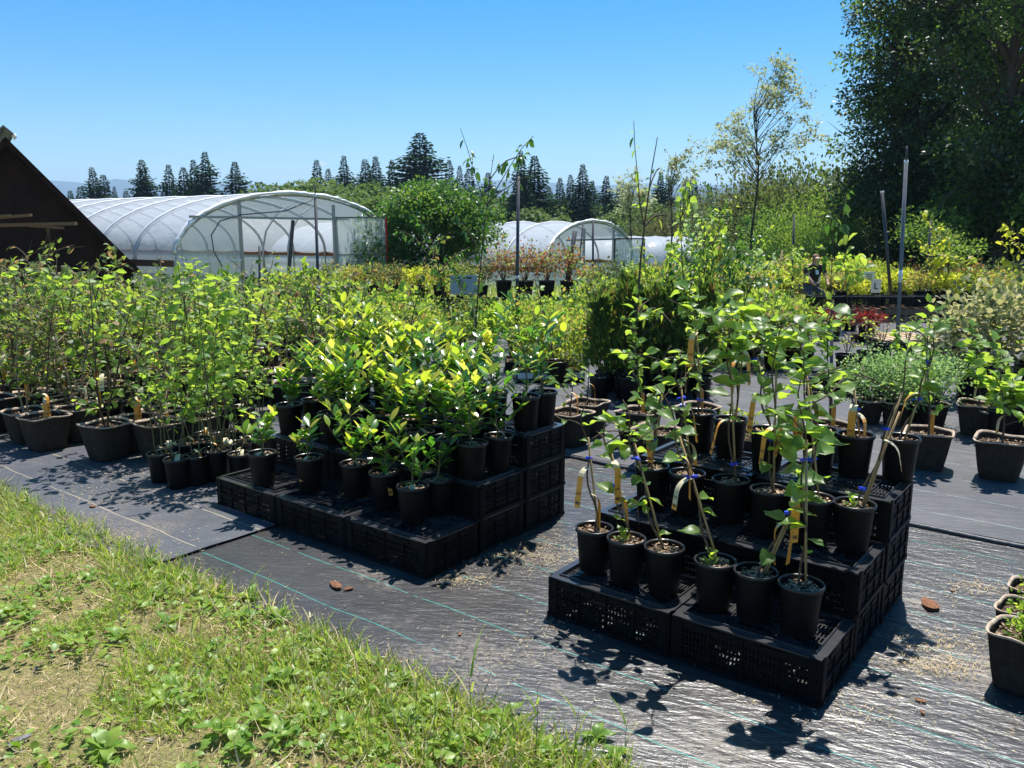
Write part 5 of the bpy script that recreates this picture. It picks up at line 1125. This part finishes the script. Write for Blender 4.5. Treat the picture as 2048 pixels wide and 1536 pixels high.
# round hazel-like tree in the middle
m=limb_tree(21,3.4,ell(rg_,60,0,0,1.85,2.25,2.0,1.45,shell=.45)+ell(rg_,16,.3,-.4,2.6,1.3,1.2,.7)+ell(rg_,10,-1.4,-.6,1.0,.9,.8,.7),27000,.115,LM['hazel'],M['bark'],.10,sig=.42,fork=.08,updir=.1,lmat2=LM['edgeleaf'],p2=.15)
p=at(862,470,26.5); tree_thing((p.x,26.5,terrain(p.x,26.5)),'round dark green broadleaf tree between the largest and middle greenhouses','tree',m,scale=(.95,1,1.02))
# big dark trees at the right
def big(seed,H,ex,n,leaf=.17,lm='darktree',tr=.25,p2=.16,sig=.75): return limb_tree(seed,H,ex,n,leaf,LM[lm],M['bark'],tr,sig=sig,fork=.18,droop=.15,lmat2=LM['edgeleaf'],p2=p2)  # edgeleaf clumps paint sunlit patches into the crown colour
e=ell(rg_,70,0,0,7.6,2.5,2.5,5.2,shell=.4)+ell(rg_,46,-.3,-.6,3.0,2.6,2.3,2.2,shell=.3)+ell(rg_,18,.4,0,11.5,1.7,1.7,1.8)
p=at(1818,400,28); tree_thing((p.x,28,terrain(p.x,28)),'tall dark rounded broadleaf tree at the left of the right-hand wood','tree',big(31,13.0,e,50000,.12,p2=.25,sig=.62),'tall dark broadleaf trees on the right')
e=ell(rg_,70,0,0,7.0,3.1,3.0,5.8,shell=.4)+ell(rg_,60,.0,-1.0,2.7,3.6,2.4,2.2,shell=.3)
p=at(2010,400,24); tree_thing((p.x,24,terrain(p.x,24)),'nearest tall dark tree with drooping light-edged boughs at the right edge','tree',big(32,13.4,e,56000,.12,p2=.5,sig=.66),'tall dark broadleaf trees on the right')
p=at(2250,400,26); tree_thing((p.x,26,terrain(p.x,26)),'tall dark tree beyond the right edge of the frame','tree',big(33,12.4,e,26000,.17,p2=.2),'tall dark broadleaf trees on the right')
p=at(1935,400,37); tree_thing((p.x,37,terrain(p.x,37)),'tall dark tree standing behind the two nearer ones','tree',big(34,15.5,ell(rg_,80,0,0,8.5,3.8,3.4,6.8,shell=.35),36000,.18,p2=.12,sig=.95),'tall dark broadleaf trees on the right')
# low drooping understorey of the right-hand wood
us=[bushy(140+i,1.7,3.1,11000,.105,LM['darktree'],M['bark'],clumps=46,stems=8,pw=.8) for i in range(2)]
for i,(px,Y,s) in enumerate([(1735,31,.85),(1800,29,.75),(1850,28,.7),(1905,27,.7),(1960,26.5,.7),(2020,25.5,.7),(2080,25,.8),(1765,34,1.0),(1880,31,1.1),(2010,29,1.1),(2140,26,1.0)]):
    q=at(px,500,Y); tree_thing((q.x,Y,terrain(q.x,Y)),f'dark understorey bush under the right-hand trees, {ordn(i)} from the left','bush',us[i%2],'dark understorey bushes',i*1.3,s,thingname='bush')
for i,(px,py,Y,s) in enumerate([(1850,470,20,.62),(1905,500,19,.6)]):
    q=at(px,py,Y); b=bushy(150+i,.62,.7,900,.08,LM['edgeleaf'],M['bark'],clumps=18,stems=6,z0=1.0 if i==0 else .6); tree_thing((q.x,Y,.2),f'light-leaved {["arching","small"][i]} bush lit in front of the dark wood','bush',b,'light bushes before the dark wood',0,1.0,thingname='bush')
# airy tall tree, right of centre
def airy(seed,H,n,ex,tr,leaf,lm,sig): return limb_tree(seed,H,ex,n,leaf,LM[lm],M['bark'],tr,sig=sig,fork=.32,sparse=True)
p=at(1503,500,29); e=ell(rg_,26,.25,0,5.6,1.75,1.5,1.35,shell=.5)+ell(rg_,14,.5,0,6.9,.9,.9,.9,shell=.3)+ell(rg_,8,-1.2,0,4.6,.8,.8,.5)
tree_thing((p.x,29,terrain(p.x,29)),'tall airy pale-leaved tree with an open crown standing alone right of centre','tree',airy(41,7.9,4300,e,.058,.10,'pale',.50))
p=at(1325,500,33); tree_thing((p.x+.3,33,terrain(p.x,33)),'small sparse pale tree behind the tallest whip','tree',airy(42,5.9,900,ell(rg_,16,.25,0,4.8,.6,.6,1.0,shell=.4),.05,.10,'pale',.3))
p=at(1262,500,34); tree_thing((p.x,34,terrain(p.x,34)),'pale open-crowned tree left of the tallest whip','tree',airy(43,5.0,1500,ell(rg_,16,0,0,3.9,.8,.7,.8,shell=.3),.05,.11,'pale',.4))
# thicket shrubs to the right of the greenhouses
TH={k:[bushy(160+j*5+i,1.5,2.4,8000,.10,LM[k],M['bark'],clumps=34,stems=9,pw=.7) for i in range(2)] for j,k in enumerate(['olive','brownshrub','edgeleaf','hazel'])}
rg2=random.Random(4); i=0
for (px,top,Y,w,kd) in [(1290,440,58,1.0,'olive'),(1335,425,57,1.1,'brownshrub'),(1385,430,58,1.0,'brownshrub'),(1430,395,56,1.1,'olive'),(1485,395,44,1.2,'olive'),(1525,370,38,1.2,'brownshrub'),(1560,345,38,1.3,'olive'),(1600,340,36,1.3,'olive'),(1650,350,35,1.3,'olive'),(1700,365,33,1.2,'edgeleaf'),(1735,375,35,1.2,'olive'),(1480,455,34,.9,'brownshrub'),(1530,430,33,.9,'hazel'),(1575,410,31,1.0,'edgeleaf'),(1625,425,29,.9,'edgeleaf'),(1675,430,28,.9,'edgeleaf'),(1640,470,27,.8,'hazel'),(1705,460,28,.9,'hazel'),(1545,490,28,.8,'hazel'),(1475,495,31,.7,'edgeleaf'),(1395,520,28,.6,'edgeleaf'),(1600,500,27,.7,'hazel')]:
    q=at(px,top,Y); z0=terrain(q.x,Y); s=(q.z-z0)/2.65; tree_thing((q.x,Y,z0),f'{dict(olive="olive-green",brownshrub="brownish half-bare",edgeleaf="light green",hazel="deep green")[kd]} thicket bush, {ordn(i)} of those right of the greenhouses','bush',TH[kd][i%2],'thicket bushes right of the greenhouses',rg2.random()*6,(w*s*.75,w*s*.75,s),thingname='bush'); i+=1
# hedge-like wood behind the greenhouses
WD=[limb_tree(170+i,7.0,ell(rg_,40,0,0,4.2,2.9,2.9,2.5,shell=.5),7500,.34,LM['wood'],M['bark'],.18,sig=.8,fork=.15) for i in range(3)]
i=0
for (px,top,Y) in [(500,383,84),(545,372,80),(590,366,78),(630,362,76),(675,362,74),(720,366,72),(765,378,66),(690,385,60),(740,392,56),(600,388,66),(655,392,60),(470,398,90),(1000,392,88),(965,400,86),(1110,405,88),(1205,408,88),(1290,404,86),(1075,412,80),(250,402,112),(330,404,110),(395,405,108),(210,404,115),(540,390,72),(1380,408,84),(1250,415,72)]:
    q=at(px,top,Y); z0=terrain(q.x,Y); s=(q.z-z0)/6.9; tree_thing((q.x,Y,z0),f'pale green rounded tree in the wood behind the greenhouses, {ordn(i)} of the line','tree',WD[i%3],'rounded trees of the wood behind the greenhouses',rg2.random()*6,(s*1.15,s*1.15,s)); i+=1
# conifers
def conifer(seed,H,Rb,full=1.,droop=.35):
    rg=np.random.default_rng(seed); rng=random.Random(seed); mb=MB(); mb.tube([(0,0,0),(0,0,H*.5),(0,0,H)],[H*.016,H*.009,.01],6,cap=False)
    P=[];D=[];S=[]
    nb=int(760*full)
    for b in range(nb):
        t=.06+.93*((b+rng.random())/nb)**.95; z=t*H; env=(1-t)**.80*(.82+.18*math.sin(t*31+seed)); r=Rb*env*rng.choice([.45,.7,.85,.95,1.0,1.05,1.2,1.35])+.01
        a=b*2.39996+rng.uniform(-.3,.3); sl=droop*.8*(1-t)-.12*t+rng.uniform(-.15,.15); ns=max(1,int(r/.20))
        for k in range(ns):
            u=(k+.7)/ns; c=Vector((math.cos(a)*r*u,math.sin(a)*r*u,z-sl*r*u+.10*r*u*u))
            for sgn in (-1,0,1):
                aa=a+sgn*.8; P.append(c); D.append((math.cos(aa),math.sin(aa),-sl*.9+rng.uniform(-.35,.1))); S.append(rng.uniform(.26,.48)*(.30+.85*(1-t)**.7))
    P=np.array(P);D=np.array(D);S=np.array(S); nr=np.array([0,0,1.])+rv(rg,len(P))*.6
    return mb.mesh('trunk',M['bark'],True),scatter('crown',T_TINY,P,D,nr,S,1.1,LM['conifer'])
CN=[conifer(1,10,2.7),conifer(2,10,2.2,1.0,.5),conifer(3,10,3.4,1.3,.35),conifer(4,10,1.8,.9,.55)]
i=0
for (px,top,bot,v,Y) in [(183,333,410,1,100),(206,348,412,3,98),(283,318,412,2,96),(336,328,408,1,98),(366,333,410,3,94),(386,318,410,1,98),(409,302,410,0,95),(469,322,410,0,97),(633,318,392,3,110),(656,336,390,3,112),(687,310,395,1,108),(730,317,398,1,106),(751,311,398,1,108),(783,318,400,1,104),(839,264,420,2,92),(898,318,405,3,100),(919,330,405,3,102),(938,335,405,3,105),(976,344,410,0,100),(1042,300,440,1,82),(1069,310,440,0,84),(1120,354,440,3,88),(1141,348,440,3,90),(1166,327,440,1,84),(1213,350,440,1,88),(1240,364,440,3,92),(1322,342,430,1,90),(1337,356,430,3,92),(1387,350,425,3,90),(1420,372,425,1,92),(1700,330,400,3,96),(160,372,410,3,104),(228,372,410,3,106),(140,380,410,1,108),(252,380,410,3,110),(1185,360,440,0,92),(1290,372,440,3,95),(1098,372,440,3,95)]:
    q=at(px,top,Y); z0=terrain(q.x,Y); s=(q.z-z0)/10; wx=[1,1,1,1][v]*(.72+.1*math.sin(i*2.3)); t=tree_thing((q.x,Y,z0),f'dark {"broad" if v in (0,2) else "narrow"} conifer, {ordn(i)} of the skyline conifers','tree',CN[v],'conifers along the skyline',i*1.7,(s*wx*(1.75+.3*math.sin(i*1.9)),s*wx*(1.75+.3*math.sin(i*1.9)),s),thingname='conifer'); i+=1
# ---------------------------------------------------------------- grass, weeds, litter
rgg=np.random.default_rng(77)
def inground(n,u0,u1,n0,n1): 
    u=rgg.uniform(u0,u1,n); v=rgg.uniform(n0,n1,n); return u,v,np.stack([U.x*u+NV.x*v,U.y*u+NV.y*v,np.zeros(n)],1)
def fbm(P,s,o=0): return np.array([noise.noise((p[0]*s+o,p[1]*s,o)) for p in P])
n=175000; u,v,P=inground(n,-2.2,6.6,-.3,2.08); dist=np.hypot(P[:,0],P[:,1]); f1=fbm(P,1.6,3); edge=np.clip((v-1.2)/1.0,0,1)
dry=(f1<-.02-.5*(edge-.35))
keep=(rgg.random(n)<np.where(dry,.45,1.0)*np.clip(1.2-.10*np.abs(dist-2.5),.3,1))&(dist>.5); P=P[keep]; dry=dry[keep]; edge=edge[keep]; m_=len(P)
hgt=np.where(dry,.018,.034)*rgg.uniform(.5,1.5,m_)+edge**2*.035*rgg.random(m_)
D=rv(rgg,m_)*np.where(dry,1.5,.8)[:,None]*np.array([1,1,.3])+np.array([0,0,.75]); nr=rv(rgg,m_)*np.array([1,1,.6])+np.array([0,-.1,.5])
mi=((rgg.random(m_)<np.where(dry,.62,.16))).astype(int)
mesh_obj('grass',scatter('grass',T_BLADE,P,D,nr,hgt*1.5,.085+.04*rgg.random(m_),[LM['grass'],LM['dry']],False,mi),kind='stuff')
# flattened cut grass and longer blades along the edge of the fabric
n=13000; u,v,P=inground(n,-2.2,6.6,.9,2.12); k=rgg.random(n)<np.clip((v-1.2)/.9,0.05,1); P=P[k]; m_=len(P); D=rv(rgg,m_)+np.array([0,0,.55]); P[:,2]+=.005
mesh_obj('long_grass',scatter('long_grass',T_BLADE,P,D,rv(rgg,m_)+np.array([0,0,.8]),rgg.uniform(.05,.15,m_),.05,[LM['grass'],LM['dry']],False,(rgg.random(m_)<.42).astype(int)),kind='stuff')
n=16000; u,v,P=inground(n,-2.2,6.6,-.3,2.05); P[:,2]+=.004; m_=n
mesh_obj('dry_thatch',scatter('dry_thatch',T_BLADE,P,rv(rgg,m_)*np.array([1,1,.08]),np.array([0,0,1.])+rv(rgg,m_)*.3,rgg.uniform(.02,.06,m_),.06,LM['dry'],False),kind='stuff')
# clover and small broad leaves among it
n=15000; u,v,P=inground(n,-2.2,6.6,.1,2.05); k=fbm(P,2.3,9)>.02-.25*np.clip((v-1.0),0,1); P=P[k]; m_=len(P); P[:,2]+=rgg.uniform(.008,.04,m_)
mesh_obj('clover',scatter('clover',T_MID,P,rv(rgg,m_)*np.array([1,1,.25]),np.array([0,0,1.])+rv(rgg,m_)*.35,rgg.uniform(.012,.045,m_)**1.0,1.35,LM['weed'],True),kind='stuff')
# meadow grass behind: left side, before the greenhouse, under the trees
n=26000; X=rgg.uniform(-14,9,n); Y=rgg.uniform(13.6,24,n); kk_=((X<3)&(Y>14))|(Y>17.3); X=X[kk_]; Y=Y[kk_]; z=np.array([terrain(a,b) for a,b in zip(X,Y)]); P=np.stack([X,Y,z],1)
nl=7000; Xl=rgg.uniform(-12,-6,nl); Yl=rgg.uniform(9.5,14,nl); Pl=np.stack([Xl,Yl,np.full(nl,.036)],1); P=np.concatenate([P,Pl]); m_=len(P)
mesh_obj('meadow_grass',scatter('meadow_grass',T_BLADE,P,rv(rgg,m_)*.35+np.array([0,0,1.]),rv(rgg,m_),rgg.uniform(.15,.45,m_),.035,LM['grass'],False),kind='stuff')
# plantain rosettes: each leaf its own piece
WL=[big_leaf(30+i,1,.62,.10+.08*i,.35+.15*i,name='leaf',mat=LM['weed'],point=.04) for i in range(4)]; rw=random.Random(8)
wpos=[(1230,1515),(1100,1505),(1190,1480),(880,1420),(960,1480),(820,1450),(640,1330),(600,1290),(560,1370),(700,1400),(480,1240),(420,1215),(500,1200),(560,1240),(330,1410),(380,1440),(440,1470),(350,1380),(400,1400),(520,1450),(560,1480),(480,1500),(200,1495),(215,1505),(290,1300),(240,1280),(180,1240),(130,1210),(60,1240),(20,1230),(90,1170),(180,1160),(260,1180),(320,1190),(380,1160),(290,1140),(230,1120),(30,1100),(10,1130),(60,1085),(340,1250),(430,1300),(740,1330),(800,1370),(890,1500),(1010,1440),(620,1440),(690,1470),(760,1500),(150,1290)]
for i,(x,y) in enumerate(wpos):
    p=gp(x,y,0); r=thing('plantain_weed','','weed',(p.x,p.y,.0),rw.random()*6,'broad-leaved weeds in the grass'); nl=rw.randrange(6,11); s=rw.uniform(.038,.068)
    side='bottom right of the grass' if x>800 else ('middle of the grass' if x>350 else 'left part of the grass')
    r['label']=f'broad-leaved weed, {ordn(i)} of the plantains, in the {side}'
    for k in range(nl):
        a=k*2.4+rw.random()*.5; el=rw.uniform(.2,1.3); place_leaf(rw.choice(WL),r,(0,0,.01),(math.cos(a),math.sin(a),el),(-math.cos(a)*.5,-math.sin(a)*.5,1),s*rw.uniform(.7,1.25))
# tall grass stalks with long blades
for i,(x,y,h) in enumerate([(948,1500,.30),(1070,1520,.22),(505,1270,.22),(700,1360,.20),(570,1320,.18),(300,1130,.07),(660,1340,.20),(1250,1520,.15),(905,1470,.18),(1150,1530,.2),(540,1230,.14),(620,1300,.16),(770,1420,.15),(450,1290,.16),(1000,1500,.16),(130,1060,.12),(60,1020,.14),(210,1080,.12),(20,1040,.15),(480,1330,.18),(530,1290,.16),(590,1360,.2),(720,1400,.22),(830,1440,.18),(870,1470,.22),(1030,1530,.2),(400,1260,.12),(260,1110,.1),(90,1050,.14)]):
    p=gp(x,y,0); r=thing('grass_stalk',f'tall grass stalk at the edge of the lawn, {ordn(i)} of the tallest ones','grass stalk',(p.x,p.y,0),rw.random()*6,'tall grass stalks at the fabric edge'); mb=MB(); h*=1.25; mb.tube([(0,0,0),(.01,0,h*.5),(.02,.01,h*.9)],[.0016,.0008],4); mb.obj('stem',M['greenstem'],r)
    for k in range(5):
        t=.15+.8*k/5; a=k*2.6; L_=h*rw.uniform(.35,.6); V=[];b=MB(); q=Vector((.01*t,0,h*.9*t)); d=Vector((math.cos(a)*.5,math.sin(a)*.5,1)).normalized(); w=.0045; sd=Vector((-math.sin(a),math.cos(a),0))
        for s in range(5): V+=[q+sd*w*(1-s/4.3),q-sd*w*(1-s/4.3)]; q=q+d*L_/4; d=(d+Vector((math.cos(a)*.22,math.sin(a)*.22,-.18))).normalized()
        b.add(V,[(2*s,2*s+1,2*s+3,2*s+2) for s in range(4)]); b.obj('blade',LM['grass'],r)
# fallen bark, leaves and stones
def chunk(x,y,s,mat,label,name='bark_piece',cat='bark',group='bark and scraps on the fabric',z=.012,seed=0):
    rg3=random.Random(seed); p=gp(x,y,z); mb=MB(); n=9; top=[];bot=[]
    for k in range(n):
        a=6.283*k/n; r=s*(.6+.5*rg3.random()); top.append((math.cos(a)*r*1.5,math.sin(a)*r*.8,s*.3*rg3.uniform(.4,1.2))); bot.append((math.cos(a)*r*1.4,math.sin(a)*r*.75,0))
    mb.add(top+bot+[(0,0,s*.5*rg3.random()+s*.15)],[(k,(k+1)%n,2*n) for k in range(n)]+[(n+k,n+(k+1)%n,(k+1)%n,k) for k in range(n)]); o=mb.obj(name,mat,None); o.location=p; o.rotation_euler=(0,0,rg3.random()*6); return tag(o,label,cat,group)
M['rbark']=plain('reddish_bark',(.28,.13,.07),.9,(.14,.07,.04),60,bump=.6,bscale=90,spec=.15)
for i,(x,y,s,l) in enumerate([(672,1172,.034,'reddish bark piece on the shiny fabric in front of the citrus crates'),(698,1178,.020,'small end of the broken bark piece before the citrus crates'),(920,1268,.010,'small brown clod on the open fabric in the middle'),(1862,1212,.05,'curled bark slab lying against the back right foot of the vine crates'),(1905,1180,.014,'small pale chip on the fabric right of the vine crates'),(1842,1402,.014,'dark bark sliver on the fabric at the lower right'),(1845,1425,.010,'tiny brown chip at the lower right'),(1005,1442,.014,'brown scrap near the bottom middle of the fabric'),(745,1338,.022,'dark dry leaf scrap at the lawn edge'),(790,1345,.016,'pale dry leaf scrap at the lawn edge'),(185,1013,.018,'brown clod on the faded fabric at the left'),(520,925,.012,'brown scrap by the floor pots'),(775,1385,.015,'reddish scrap in the grass edge'),(1085,1128,.008,'small pebble right of the citrus crates')]):
    chunk(x,y,s,M['rbark'] if 'pale' not in l else M['chip'],l,seed=i,z=.012 if x>520 else .026)
for i,(x,y,s) in enumerate([(40,1480,.022),(20,1490,.016),(72,1338,.012),(240,1500,.014),(300,1480,.012),(150,1450,.009),(330,1330,.010)]):
    chunk(x,y,s,M['rock'],f'small grey stone in the dry corner of the lawn, {ordn(i)} of several','stone','stone','grey stones in the dry grass',0,seed=30+i)
# needles and straw scattered over the fabric
n=5200; u=np.concatenate([rgg.normal(-.45,.35,1500),rgg.uniform(-3,6,2200),rgg.normal(-.2,.5,1500)]); v=np.concatenate([rgg.normal(3.05,.18,1500),rgg.uniform(2.25,5.1,2200),rgg.normal(4.0,.35,1500)])
u2=np.concatenate([rgg.normal(1.9,.1,900),rgg.uniform(-2,5,1800)]); v2=np.concatenate([rgg.uniform(2.2,5,900),rgg.normal(2.12,.05,1800)]); u=np.concatenate([u,u2]); v=np.concatenate([v,v2])
P=np.stack([U.x*u+NV.x*v,U.y*u+NV.y*v,np.where(u>3.9,.029,.014)],1)
for (x,y,sg,k) in [(1880,1290,.07,500),(1850,1335,.05,350),(1900,1340,.05,300),(1150,1100,.14,800),(1060,1120,.10,600),(1700,1420,.10,300),(1300,1250,.08,400),(1960,1180,.06,300),(930,1165,.05,250),(1730,905,.08,300),(190,1000,.14,350),(250,960,.12,250)]:
    q=gp(x,y); P=np.concatenate([P,np.stack([q.x+rgg.normal(size=k)*sg*1.8,q.y+rgg.normal(size=k)*sg,np.full(k,.014 if x>400 else .030)],1)])
m_=len(P)
mesh_obj('straw_litter',scatter('straw_litter',T_BLADE,P,rv(rgg,m_)*np.array([1,1,.06]),np.array([0,0,1.])+rv(rgg,m_)*.2,rgg.uniform(.006,.028,m_),.12,LM['dry'],False),kind='stuff')
# drop prototypes that were never placed
for o in [q for q in bpy.data.objects if q.parent is None and q.get('_proto') and q.location.z<-40]:
    if True:
        for c in list(o.children_recursive): bpy.data.objects.remove(c)
        bpy.data.objects.remove(o)
for o in bpy.data.objects:
    if o.get('_proto') is not None: del o['_proto']
